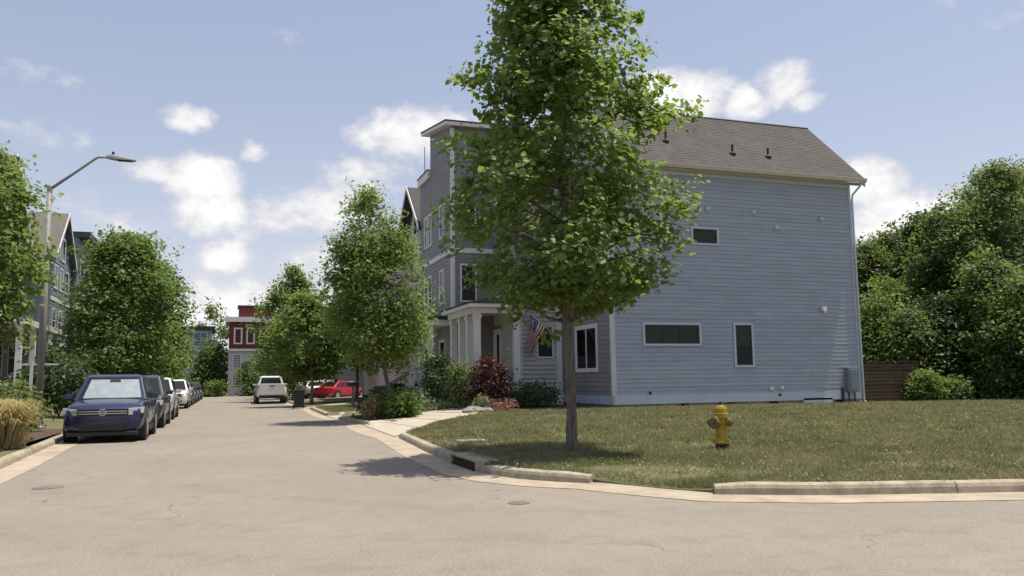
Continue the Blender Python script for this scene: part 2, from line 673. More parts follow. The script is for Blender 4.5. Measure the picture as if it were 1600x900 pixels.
lawn = lawn_mesh('lawn', KERB_R, 1, far_r, M_lawn)
verge = lawn_mesh('lawn', KERB_L, -1, far_l, M_lawn)


def kerb_run(path, side, sec=2.6):
    """one run of kerb as separate cast sections with open joints"""
    pts = resample(path, .35)
    root = None
    L = [0]
    for a, b in zip(pts, pts[1:]):
        L.append(L[-1] + math.hypot(b[0] - a[0], b[1] - a[1]))
    ns = normals2(pts, side)
    tot = L[-1]
    n = max(1, int(round(tot / sec)))

    def at(s):
        for i in range(len(L) - 1):
            if s <= L[i + 1] or i == len(L) - 2:
                t = (s - L[i]) / max(1e-6, L[i + 1] - L[i])
                p = Vector(pts[i]).lerp(Vector(pts[i + 1]), t)
                return p, ns[i].lerp(ns[i + 1], t)
    for k in range(n):
        s0, s1 = tot * k / n + .006, tot * (k + 1) / n - .006
        rings = []
        m_ = max(2, int((s1 - s0) / .4) + 1)
        dz = random.uniform(-.006, .006)
        end0, end1 = (k == 0), (k == n - 1)
        for i in range(m_ + 1):
            s = s0 + (s1 - s0) * i / m_
            p, nn = at(s)
            ff = 1.0
            if end0 and i == 0 or end1 and i == m_:
                ff = .8
            ring = []
            for d, z in ((0.0, -.05), (.012, .085 * ff), (.03, .125 * ff), (.06, .142 * ff), (.15, .146 * ff), (.19, .135 * ff), (.2, -.05)):
                ring.append((p.x + nn.x * d, p.y + nn.y * d, z + dz))
            rings.append(ring if side > 0 else ring[::-1])
        mbk = MB().ring_loft(rings)
        o = mbk.build('kerb' if root is None else 'kerb_section', M_kerb, root)
        if root is None:
            root = o
            o['kind'] = 'structure'
    return root


def cut(path, y0, y1):
    """piece of a kerb path between two values of y (path runs with y falling)"""
    fine = resample(path, .1)
    return [p for p in fine if y0 <= p[1] <= y1]


def decimate(p, k=3):
    q = p[::k]
    if q[-1] != p[-1]:
        q.append(p[-1])
    return q


kerb_run(decimate(cut(KERB_R, 13.85, 20.5)), 1)
kerb_run(decimate([p for p in cut(KERB_R, 10.17, 12.25) if p[0] < 4.75]), 1, 1.6)
kerb_run(decimate([p for p in resample(KERB_R, .1) if p[0] > 5.5 and p[1] < 8.66 and p[0] < 22]), 1, 3.0)
kerb_run(decimate(cut(KERB_R, 27.1, 31.8)), 1, 1.6)
kerb_run(decimate(cut(KERB_R, 35.7, 45.3)), 1)
kerb_run(decimate(cut(KERB_R, 48.5, 62.6)), 1, 3.5)
kerb_run(decimate(cut(KERB_R, 66.4, 95)), 1, 5)
kerb_run(decimate(cut(KERB_L, 12.0, 95)), -1, 3.0)

# gutter pans: a strip of concrete in front of the kerb, in cast panels
def gutter(kerb, side, y_lo, y_hi, wd, x_hi=22):
    pts = [p for p in resample(kerb, .4) if p[0] < x_hi and y_lo <= p[1] <= y_hi]
    ns = normals2(pts, side)
    mb = MB()
    for i in range(len(pts) - 1):
        w0 = wd(pts[i])
        w1 = wd(pts[i + 1])
        a, b = Vector(pts[i]), Vector(pts[i + 1])
        a2, b2 = a - ns[i] * w0, b - ns[i + 1] * w1
        a1, b1 = a + ns[i] * .13, b + ns[i + 1] * .13
        q = [(a1.x, a1.y, .012), (a2.x, a2.y, .006), (b2.x, b2.y, .006), (b1.x, b1.y, .012)]
        mb.face(q[::-1] if side > 0 else q)
    o = mb.build('gutter', M_conc)
    o['kind'] = 'structure'


gutter(KERB_R, 1, 4, 20.9, lambda p: .55)
gutter(KERB_R, 1, 20.4, 27.4, lambda p: .55 + .15 * math.sin(min(1, max(0, (p[1] - 20.4) / 7)) * math.pi))
gutter(KERB_R, 1, 27, 95, lambda p: .45)
gutter(KERB_L, -1, 9, 95, lambda p: .5)


def paving(name, poly, mt, n=1, lift=.012):
    """concrete laid over the lawn: a row of panels along a quad (a,b,c,d), a-b at the street; ramps with the lawn"""
    a, b, c, d = [Vector(p) for p in poly]
    root = None
    K = 6
    for k in range(n):
        mb = MB()
        t0, t1 = k / n + .004 / n, (k + 1) / n - .02 / n
        for i in range(K):
            for j in range(K):
                q = []
                for ii, jj in ((i, j), (i, j + 1), (i + 1, j + 1), (i + 1, j)):
                    u, v = t0 + (t1 - t0) * ii / K, jj / K
                    p = a.lerp(d, u).lerp(b.lerp(c, u), v)
                    e = edge_h(4.2, p.y)
                    h = e + (hg(p.x, p.y) - e) * smooth((p.x - 4.15) / 1.8) if p.x > 0 else hg(p.x, p.y)
                    q.append((p.x, p.y, h + lift))
                mb.face(q[::-1])
        o = mb.build(name if root is None else 'panel', mt, root, smooth=True)
        if root is None:
            root = o
            o['kind'] = 'structure'
    return root


paving('driveway', [(4.05, 20.9), (4.2, 26.9), (5.7, 28.0), (6.3, 25.0)], M_walk, 2)
paving('path', [(6.34, 25.06), (5.75, 28.05), (7.1, 31.2), (8.3, 27.5)], M_walk, 2)
paving('path', [(8.32, 27.9), (7.2, 31.3), (9.4, 33.4), (9.6, 31.2)], M_walk, 2)
paving('driveway', [(4.0, 32.0), (3.95, 35.5), (9.4, 36.6), (8.0, 33.2)], M_walk, 3)
paving('driveway', [(4.2, 45.5), (4.2, 48.3), (10.2, 48.9), (10.2, 45.5)], M_walk, 3)
paving('driveway', [(4.2, 62.8), (4.2, 66.2), (12, 67.5), (12, 62.8)], M_walk, 3)

# storm drain in the corner kerb
t = thing('storm_drain', 'storm drain inlet with dark mouth and rusty lid in the corner kerb', 'storm drain', (3.66, 13.05, 0))
mb = MB()
mb.box(-.015, .36, -.78, .77, .142, .178)
mb.build('top_slab', M_kerb, t, bevel=.008)
mb = MB()
mb.box(.035, .06, -.72, .71, .019, .141)
mb.build('mouth', mat('rusty_pit', (.05, .022, .014), .95, var=.4, vscale=12), t)
mb = MB()
mb.box(-.03, .034, -.72, .71, .014, .018)
mb.build('mouth_floor', M_pit, t)
for y in (-.78, .71):
    mb = MB()
    mb.box(-.01, .3, y, y + .06, 0, .142)
    mb.build('side_wall', M_kerb, t)
mb = MB()
mb.box(.37, .8, -.6, .5, .12, .168)
mb.build('lid', M_rust, t)

# flush covers
def cover(name, label, x, y, z, r, mt, stretchy=1.0):
    mb = MB()
    mb.lathe([(.0, -.01), (r, -.01), (r, .008), (r * .86, .010), (.0, .010)], (0, 0, 0), 20)
    o = mb.build(name, mt)
    o.location = (x, y, z - .006)
    return tag(o, label, 'cover')


M_cov = mat('cast_iron', (.15, .13, .105), .75, var=.3, vscale=9)
cover('manhole_cover', 'round iron cover in the road ahead of the blue SUV', -2.32, 13.1, .004, .2, M_cov)
cover('manhole_cover', 'small dark round cover in the road close to the corner kerb', 3.19, 9.03, .004, .13, M_cov)
mb = MB()
mb.box(-.28, .28, -.2, .2, 0, .05)
o = mb.build('utility_lid', mat('pale_green_plastic', (.33, .38, .26), .6, var=.1), bevel=.012)
o.location = (4.75, 16.3, .15)
tag(o, 'flat pale green utility box lid lying in the corner lawn', 'utility lid')

# ------------------------------------------------------------------ walls with siding and windows
class Face:
    """a wall plane: origin (foot, left end seen from outside), direction along it, outward normal"""
    def __init__(s, o, u, n, root):
        s.o, s.u, s.n, s.root = Vector(o), Vector(u), Vector(n), root

    def pt(s, u, z, d):
        p = s.o + s.u * u + s.n * d
        return Vector((p.x, p.y, z))

    def box(s, mb, u0, u1, z0, z1, d0, d1):
        o = s.pt(u0, z0, d0)
        mb.obox(o, s.pt(u1, z0, d0) - o, s.pt(u0, z0, d1) - o, s.pt(u0, z1, d0) - o)

    def build(s, mb, name, mt, parent=None, **k):
        return mb.build(name, mt, parent or s.root, off=s.root.location, **k)


def siding(fc, W, z0, z1, ex, opens, mt, single=False, clip=None, u_start=0.0, name='siding', tilt=(.024, .006)):
    """lap boards from z0 to z1, cut round the openings (u0,u1,z0,z1); one object each or one joined part"""
    n = int(math.ceil((z1 - z0) / ex - 1e-6))
    joined = MB()
    for i in range(n):
        a, b = z0 + i * ex, min(z1, z0 + (i + 1) * ex)
        spans = [(u_start, W)]
        if clip:
            c0, c1 = clip((a + b) / 2)
            spans = [(c0, c1)] if c1 - c0 > .05 else []
        for (p, q, r_, s_) in opens:
            if r_ < b - .01 and s_ > a + .01:
                nx = []
                for (l, h) in spans:
                    if q <= l or p >= h:
                        nx.append((l, h))
                    else:
                        if p - l > .02:
                            nx.append((l, p))
                        if h - q > .02:
                            nx.append((q, h))
                spans = nx
        if single:
            nx = []
            for (l, h) in spans:
                x = l
                while h - x > 4.6:
                    x2 = x + random.uniform(2.6, 3.66)
                    nx.append((x, x2 - .003))
                    x = x2
                nx.append((x, h))
            spans = nx
        for (l, h) in spans:
            j = random.uniform(-.0015, .0015) if single else 0
            mb = MB() if single else joined
            P = [fc.pt(l, a, 0), fc.pt(h, a, 0), fc.pt(h, a, tilt[0] + j), fc.pt(l, a, tilt[0] + j),
                 fc.pt(l, b, 0), fc.pt(h, b, 0), fc.pt(h, b, tilt[1] + j), fc.pt(l, b, tilt[1] + j)]
            k0 = len(mb.v)
            mb.v += [tuple(x) for x in P]
            for qf in ((0, 1, 2, 3), (4, 7, 6, 5), (3, 2, 6, 7), (0, 3, 7, 4), (1, 5, 6, 2)):
                mb.f.append(tuple(k0 + x for x in qf))
                mb.mi.append(0)
            if single:
                fc.build(mb, 'siding_board', mt)
    if not single and joined.f:
        o = fc.build(joined, name, mt)
        o['kind'] = 'stuff'


def window(fc, u0, u1, z0, z1, trim, sash=None, cols=1, rows=1, tw=.09, glass=None, depth=.045, sash_w=.045):
    """trim boards = the window part; sash and panes are its sub-parts. u0..z1 is the outer edge of the trim"""
    mb = MB()
    fc.box(mb, u0, u0 + tw, z0, z1, .002, depth)
    fc.box(mb, u1 - tw, u1, z0, z1, .002, depth)
    fc.box(mb, u0 + tw, u1 - tw, z1 - tw, z1, .002, depth - .002)
    fc.box(mb, u0 + tw, u1 - tw, z0, z0 + tw * .9, .002, depth + .006)
    wn = fc.build(mb, 'window', trim)
    a, b, c, d = u0 + tw, u1 - tw, z0 + tw * .9, z1 - tw
    ms = MB()
    sw = sash_w
    fc.box(ms, a, a + sw, c, d, .002, .03)
    fc.box(ms, b - sw, b, c, d, .002, .03)
    fc.box(ms, a + sw, b - sw, c, c + sw, .002, .029)
    fc.box(ms, a + sw, b - sw, d - sw, d, .002, .029)
    ia, ib, ic, id_ = a + sw, b - sw, c + sw, d - sw
    for i in range(1, cols):
        x = ia + (ib - ia) * i / cols
        fc.box(ms, x - sw * .8, x + sw * .8, ic, id_, .002, .028)
    for j in range(1, rows):
        y = ic + (id_ - ic) * j / rows
        fc.box(ms, ia, ib, y - sw * .6, y + sw * .6, .003, .026)
    fc.build(ms, 'sash', sash or trim, wn)
    for i in range(cols):
        for j in range(rows):
            mp = MB()
            p, q = ia + (ib - ia) * i / cols, ia + (ib - ia) * (i + 1) / cols
            r_, s_ = ic + (id_ - ic) * j / rows, ic + (id_ - ic) * (j + 1) / rows
            fc.box(mp, p, q, r_, s_, .001, .012)
            g = glass if not isinstance(glass, (list, tuple)) else glass[(i + j) % len(glass)]
            fc.build(mp, 'pane', g or M_glass, wn)
    return wn


def slab(root, name, mt, pts, thick):
    """sloping slab: polygon of top points, thickness straight down"""
    mb = MB()
    mb.prism(pts, (0, 0, -thick))
    return mb.build(name, mt, root, off=root.location)


def corner_boards(fc_list, mt, root):
    for fc, u0, u1, z0, z1, d in fc_list:
        mb = MB()
        fc.box(mb, u0, u1, z0, z1, .001, d)
        fc.build(mb, 'corner_board', mt)


# ---- the blue end house
HB = thing('blue_house', 'long blue sided three storey house with brown shingle roof behind the corner lawn', 'house', (13.75, 28, .2))
X0, X1, YA, YB = 13.75, 25.3, 28.0, 34.0
mb = MB()
mb.box(X0 + .05, X1 - .05, YA + .05, YB - .05, 0, .46)
fo = mb.build('foundation', M_found, HB, off=HB.location)
mb = MB()
gp = [(X0, YA, .45), (X0, YA, 9.68), (X0, 31, 12.9), (X0, YB, 9.68), (X0, YB, .45)]
mb.prism(gp, (X1 - X0, 0, 0))
mb.build('wall', M_blue, HB, off=HB.location)
side = Face((X0, YA, 0), (1, 0, 0), (0, -1, 0), HB)
W = X1 - X0
op = [(1.27 - .02, 3.89, 2.63, 3.55), (5.32, 6.31, 1.78, 3.57), (3.55, 4.87, 6.66, 7.40)]
siding(side, W - .11, .75, 9.45, .164, op, M_blue, single=True, u_start=.11, tilt=(.022, .005))
mb = MB()
side.box(mb, 0, W, .42, .75, .001, .03)
side.build(mb, 'skirt_board', M_trimb)
mb = MB()
side.box(mb, .11, W - .11, 9.45, 9.66, .001, .032)
side.build(mb, 'frieze_board', M_trimb)
for u in (0, W - .11):
    mb = MB()
    side.box(mb, u, u + .11, .75, 9.66, .001, .036)
    side.build(mb, 'corner_board', M_trimb)
BL = [M_glass, M_blind]
window(side, 1.27, 3.87, 2.63, 3.55, M_trimb, M_black, 3, 1, .1, M_blind, sash_w=.075)
window(side, 5.34, 6.29, 1.78, 3.57, M_trimb, M_black, 1, 2, .1, (M_glass, M_blind), sash_w=.06)
window(side, 3.57, 4.85, 6.66, 7.40, M_trimb, M_black, 1, 1, .09, M_blind, sash_w=.07)
# street front of the blue house
frb = Face((X0, YB, 0), (0, -1, 0), (-1, 0, 0), HB)
opf = [(2.5, 4.72, 1.66, 3.6), (1.0, 2.6, 5.0, 6.8), (3.4, 5.0, 5.0, 6.8)]
siding(frb, 5.85, .75, 9.5, .18, opf, M_grey)
window(frb, 2.52, 4.70, 1.68, 3.58, M_white, M_white, 2, 1, .12, M_glass)
window(frb, 1.02, 2.58, 5.02, 6.78, M_white, M_white, 2, 1, .12, M_glass)
window(frb, 3.42, 4.98, 5.02, 6.78, M_white, M_white, 2, 1, .12, M_glass)
mb = MB()
frb.box(mb, 0, 6.0, .42, .75, .001, .03)
frb.build(mb, 'skirt_board', M_trimb)
mb = MB()
frb.box(mb, 5.85, 6.03, .75, 9.6, .001, .037)
frb.build(mb, 'corner_board', M_white)
# roof: two slopes as slabs, with soffit boards, gutter and vents
rx0, rx1 = X0 - .35, X1 + .55
sl = (13.07 - 9.78) / (31.1 - 27.62)
mb = MB()
ye, ze, yr, zr = 27.62, 9.80, 31.1, 13.09
poly = [(rx0, ye, ze), (rx0, yr, zr), (rx0, 34.58, ze), (rx0, 34.58, ze - .16), (rx0, yr, zr - .2), (rx0, ye, ze - .16)]
mb.prism(poly, (rx1 - rx0, 0, 0))
rf = mb.build('roof', M_shingle, HB, off=HB.location)
# courses of shingles proud of the slab, one strip per course joined
mb = MB()
ncs = 30
for i in range(ncs):
    f0, f1 = i / ncs, (i + 1) / ncs
    y0_, y1_ = ye + (yr - ye) * f0, ye + (yr - ye) * f1
    z0_, z1_ = ze + (zr - ze) * f0, ze + (zr - ze) * f1
    xx = rx0 - .01
    while xx < rx1:
        x2 = min(rx1 + .01, xx + random.uniform(.25, .6))
        lf = .016 + random.uniform(0, .008)
        mb.face([(xx, y0_, z0_ + lf), (x2, y0_, z0_ + lf), (x2, y1_, z1_ + .003), (xx, y1_, z1_ + .003)])
        mb.face([(xx, y0_, z0_ + .001), (x2, y0_, z0_ + .001), (x2, y0_, z0_ + lf), (xx, y0_, z0_ + lf)])
        xx = x2
o = mb.build('shingles', M_shingle, rf, off=HB.location)
o['kind'] = 'stuff'
mb = MB()
mb.tube([(rx0, yr, zr + .01), (rx1, yr, zr + .01)], .05, 6)
mb.build('ridge_cap', M_roofdk, rf, off=HB.location)
mb = MB()
mb.box(X0 - .3, X1 + .5, 27.64, 27.999, 9.60, 9.637)
mb.build('soffit', M_gutter, HB, off=HB.location)
mb = MB()
for xa in (rx0 + .01, rx1 - .03):
    mb.prism([(xa, ye + .02, ze - .17), (xa, yr, zr - .21), (xa, yr, zr - .38), (xa, ye + .02, ze - .34)], (.025, 0, 0))
mb.build('rake_board', M_gutter, HB, off=HB.location)
mb = MB()
gpf = [(27.60, 9.64), (27.60, 9.70), (27.52, 9.75), (27.49, 9.79), (27.49, 9.81), (27.47, 9.81), (27.47, 9.78), (27.50, 9.70), (27.53, 9.64)]
mb.prism([(rx0 + .03, y, z) for y, z in gpf], (rx1 - rx0 - .06, 0, 0))
mb.build('rain_gutter', M_gutter, HB, off=HB.location)
mb = MB()
mb.tube([(25.62, 27.55, 9.66), (25.55, 27.62, 9.5), (25.36, 27.9, 9.15), (25.33, 27.92, 8.9), (25.33, 27.92, .35), (25.36, 27.8, .25)], .045, 6)
mb.build('downspout', M_trimb, HB, off=HB.location)
for xv, yv in ((16.93, 29.0), (19.83, 28.55), (21.6, 28.55)):
    zv = ze + sl * (yv - ye)
    mb = MB()
    mb.lathe([(.13, -.06), (.14, .05), (.09, .09), (.045, .13), (.045, .36), (.06, .37), (.06, .41), (.0, .41)], (xv, yv, zv), 10)
    mb.build('vent_pipe', M_dark, rf, off=HB.location)
# small things fixed to the side wall
for u, z in ((18.13, 8.14), (20.29, 8.10), (21.39, 7.53), (23.68, 8.0)):
    mb = MB()
    side.box(mb, u - X0 - .11, u - X0 + .11, z - .09, z + .1, .026, .06)
    side.box(mb, u - X0 - .08, u - X0 + .08, z - .05, z + .08, .06, .1)
    side.build(mb, 'wall_vent', M_trimb, bevel=.01)
for u, z in ((15.25, .84), (21.15, .66)):
    mb = MB()
    mb.lathe([(.0, 0), (.05, 0), (.05, -.07), (.03, -.075), (0, -.075)], (u, 27.97, z), 10, 'Y')
    mb.build('hose_tap', M_dark, HB, off=HB.location)
for u, z in ((20.75, .92), (21.25, .95)):
    mb = MB()
    mb.box(u - .07, u + .07, 27.9, 27.975, z - .06, z + .06)
    mb.build('outlet_cover', M_white, HB, off=HB.location, bevel=.01)
mb = MB()
mb.box(23.42, 23.62, 27.84, 27.97, 4.1, 4.27)
mb.tube([(23.5, 27.86, 4.12), (23.46, 27.76, 4.05)], [.05, .07], 10)
mb.build('security_light', mat('white_plastic', (.8, .8, .8), .4), HB, off=HB.location, bevel=.01)
mb = MB()
mb.box(24.42, 24.98, 27.72, 27.968, .72, 1.74)
mb.box(24.5, 24.9, 27.69, 27.719, .8, 1.66)
mb.build('meter_cabinet', M_slate, HB, off=HB.location, bevel=.015)
mb = MB()
mb.tube([(24.5, 27.85, .3), (24.5, 27.85, .72)], .03, 6)
mb.tube([(24.8, 27.85, .3), (24.8, 27.85, .72)], .03, 6)
mb.tube([(24.25, 27.9, .25), (24.25, 27.9, .75), (24.25, 27.93, .9)], [.05, .05, .03], 6)
mb.build('conduit', M_dark, HB, off=HB.location)
for u in (16.8, 18.9, 20.9, 24.2):
    mb = MB()
    mb.box(u - .2, u + .2, 28.02, 28.06, .26, .40)
    mb.build('foundation_vent', M_pit, HB, off=HB.location)
mb = MB()
mb.box(22.3, 23.72, 27.93, 28.04, .1, .50)
for i in range(4):
    mb.box(22.3, 23.72, 27.925 + .002 * i, 27.93, .12 + .1 * i, .2 + .1 * i)
mb.build('access_panel', M_trimb, HB, off=HB.location)

# ---- porch house between the blue and the grey house
HP = thing('porch_house', 'pale sided house with white columned porch squeezed between the blue and grey houses', 'house', (11.85, 34, .25))
mb = MB()
mb.box(11.85, 22, 34.03, 36.68, .2, 11.2)
mb.build('wall', M_grey, HP, off=HP.location)
mb = MB()
mb.box(11.82, 13.72, 33.02, 34.03, .2, 4.55)
mb.build('front_bay', M_lgrey, HP, off=HP.location)
bay = Face((11.82, 33.02, 0), (1, 0, 0), (0, -1, 0), HP)
siding(bay, 1.66, .9, 4.5, .19, [(.74, 1.56, 2.3, 3.75)], M_lgrey, u_start=.1, tilt=(.075, .0))
window(bay, .75, 1.55, 2.32, 3.74, M_white, M_black, 1, 1, .08, M_blind)
for a, b in ((0, .1), (1.66, 1.9)):
    mb = MB()
    bay.box(mb, a, b, .3, 4.5, .001, .05 if a == 0 else .12)
    bay.build(mb, 'corner_board', M_white)
mb = MB()
bay.box(mb, .12, 1.64, .86, .9, .001, .05)
bay.build(mb, 'skirt_board', M_white)
fp = Face((11.85, 36.68, 0), (0, -1, 0), (-1, 0, 0), HP)
siding(fp, 3.6, .9, 4.5, .18, [(.0, 1.15, .9, 3.8)], M_lgrey)
siding(fp, 2.6, 4.6, 11.1, .2, [(.5, 1.6, 5.2, 6.9), (.5, 1.6, 8.3, 9.9)], M_grey)
window(fp, .52, 1.58, 5.22, 6.88, M_white, M_black, 1, 2, .1)
window(fp, .52, 1.58, 8.32, 9.88, M_white, M_black, 1, 2, .1)
mb = MB()
fp.box(mb, 0.0, .12, .95, 3.75, .001, .05)
fp.box(mb, 1.0, 1.14, .95, 3.75, .001, .05)
fp.box(mb, .12, 1.0, 3.6, 3.75, .001, .05)
dr = fp.build(mb, 'door', M_white)
mb = MB()
fp.box(mb, .12, 1.0, .95, 3.6, .001, .03)
fp.build(mb, 'leaf', M_white, dr)
mb = MB()
fp.box(mb, .5, .85, 1.6, 3.5, .031, .04)
fp.build(mb, 'pane', M_glass, dr)
# porch floor, columns, roof
mb = MB()
mb.box(9.55, 11.84, 32.3, 36.66, .2, .95)
mb.build('porch_floor', M_found, HP, off=HP.location)
for x, y in ((9.78, 32.6), (9.78, 33.75), (9.78, 34.95), (9.78, 36.3), (11.5, 32.6)):
    mb = MB()
    mb.box(x - .13, x + .13, y - .13, y + .13, .95, 4.2)
    mb.box(x - .17, x + .17, y - .17, y + .17, .951, 1.15)
    mb.box(x - .17, x + .17, y - .17, y + .17, 4.0, 4.12)
    mb.build('column', M_white, HP, off=HP.location)
mb = MB()
mb.box(9.6, 11.84, 32.4, 32.75, 4.2, 4.42)
mb.box(9.6, 9.95, 32.75, 36.66, 4.2, 4.42)
mb.build('porch_beam', M_white, HP, off=HP.location)
mb = MB()
mb.box(9.3, 11.84, 32.05, 36.69, 4.421, 4.56)
mb.build('porch_fascia', M_white, HP, off=HP.location)
mb = MB()
mb.prism([(9.26, 32.02, 4.562), (9.26, 36.69, 4.562), (11.83, 36.69, 4.95), (11.83, 32.02, 4.95)], (0, 0, .06))
mb.face([(9.26, 32.02, 4.562), (11.83, 32.02, 4.562), (11.83, 32.02, 4.95)])
mb.build('porch_roof', M_roofdk, HP, off=HP.location)
mb = MB()
mb.box(11.6, 22.2, 34.0, 36.68, 11.2, 11.35)
mb.build('roof', M_roofdk, HP, off=HP.location)

# ---- the grey house with the tall stair tower
HG = thing('grey_house', 'tall grey house with white trim and raised stair tower above its roof terrace', 'house', (9.8, 36.72, .25))
mb = MB()
mb.box(9.85, 21, 36.75, 43.4, .2, 12.15)
mb.build('wall', M_grey, HG, off=HG.location)
sd = Face((9.85, 36.75, 0), (1, 0, 0), (0, -1, 0), HG)
fr = Face((9.85, 43.4, 0), (0, -1, 0), (-1, 0, 0), HG)
WF = 6.65
so = [(.36, 1.19, 5.05, 6.9), (.36, 1.19, 8.25, 9.85)]
for z0_, z1_ in ((.9, 4.3), (4.3, 7.4), (7.62, 12.0)):
    siding(sd, 2.0, z0_, z1_, .19, so, M_grey, u_start=.12)
window(sd, .37, 1.18, 5.07, 6.88, M_white, M_black, 1, 1, .08)
window(sd, .37, 1.18, 8.27, 9.83, M_white, M_black, 1, 1, .08)
fw = []
for u0_, u1_ in ((1.0, 1.75), (1.9, 2.65), (4.3, 5.2)):
    fw += [(u0_, u1_, 8.35, 10.1), (u0_, u1_, 5.1, 6.85)]
fw += [(1.0, 2.6, 1.5, 3.4), (4.2, 5.3, 1.5, 3.4)]
for z0_, z1_ in ((.9, 4.2), (4.45, 7.4), (7.62, 12.0)):
    siding(fr, WF - .12, z0_, z1_, .19, fw, M_grey)
for (a, b, c, d) in fw:
    window(fr, a + .01, b - .01, c + .01, d - .01, M_white, M_white, 1, 2 if d - c > 1.5 else 1, .08)
for f_, l_ in ((sd, 2.0), (fr, WF)):
    mb = MB()
    f_.box(mb, .121 if f_ is sd else 0, l_ - (.121 if f_ is fr else 0), 7.4, 7.62, .001, .045)
    f_.build(mb, 'trim_band', M_white)
mb = MB()
sd.box(mb, -.05, .12, .5, 13.4, .001, .05)
fr.box(mb, WF - .12, WF, .5, 13.4, .001, .05)
sd.build(mb, 'corner_board', M_white)
mb = MB()
mb.box(9.70, 21.1, 41.06, 43.5, 12.0, 12.2)
mb.box(9.70, 9.84, 41.06, 43.5, 12.2, 12.42)
mb.build('parapet', M_white, HG, off=HG.location)
mb = MB()
mb.box(9.66, 21.1, 41.06, 43.54, 12.421, 12.47)
mb.build('coping', M_roofdk, HG, off=HG.location)
mb = MB()
mb.prism([(9.85, 36.75, 12.15), (9.85, 36.75, 13.5), (9.85, 41.05, 14.25), (9.85, 41.05, 12.15)], (4.2, 0, 0))
tw = mb.build('stair_tower', M_grey, HG, off=HG.location)
tf = Face((9.85, 41.05, 0), (0, -1, 0), (-1, 0, 0), HG)
siding(tf, 4.18, 12.16, 14.2, .19, [], M_grey, clip=lambda z: (0.0, 4.18) if z < 13.4 else (0.0, max(0.0, 4.18 - (z - 13.4) / .75 * 4.2)))
mb = MB()
mb.prism([(9.45, 36.3, 13.43), (9.45, 41.5, 14.34), (9.45, 41.5, 14.5), (9.45, 36.3, 13.6)], (5.0, 0, 0))
mb.build('tower_fascia', M_white, tw, off=HG.location)
mb = MB()
mb.prism([(9.42, 36.26, 13.604), (9.42, 41.54, 14.51), (9.42, 41.54, 14.57), (9.42, 36.26, 13.66)], (5.06, 0, 0))
mb.build('tower_roof', M_roofdk, tw, off=HG.location)
mb = MB()
mb.tube([(9.9, 42.6, 12.47), (9.9, 42.6, 14.1)], .02, 5)
mb.build('antenna', M_dark, HG, off=HG.location)
# small roof over the grey house's front door
mb = MB()
mb.box(8.7, 9.82, 37.0, 41.5, 4.25, 4.42)
mb.build('porch_roof', M_roofdk, HG, off=HG.location)
mb = MB()
mb.box(8.75, 9.82, 37.05, 41.45, 3.98, 4.249)
mb.build('porch_fascia', M_white, HG, off=HG.location)
for y in (37.2, 39.2, 41.3):
    mb = MB()
    mb.box(8.8, 9.02, y - .11, y + .11, .3, 3.98)
    mb.build('column', M_white, HG, off=HG.location)


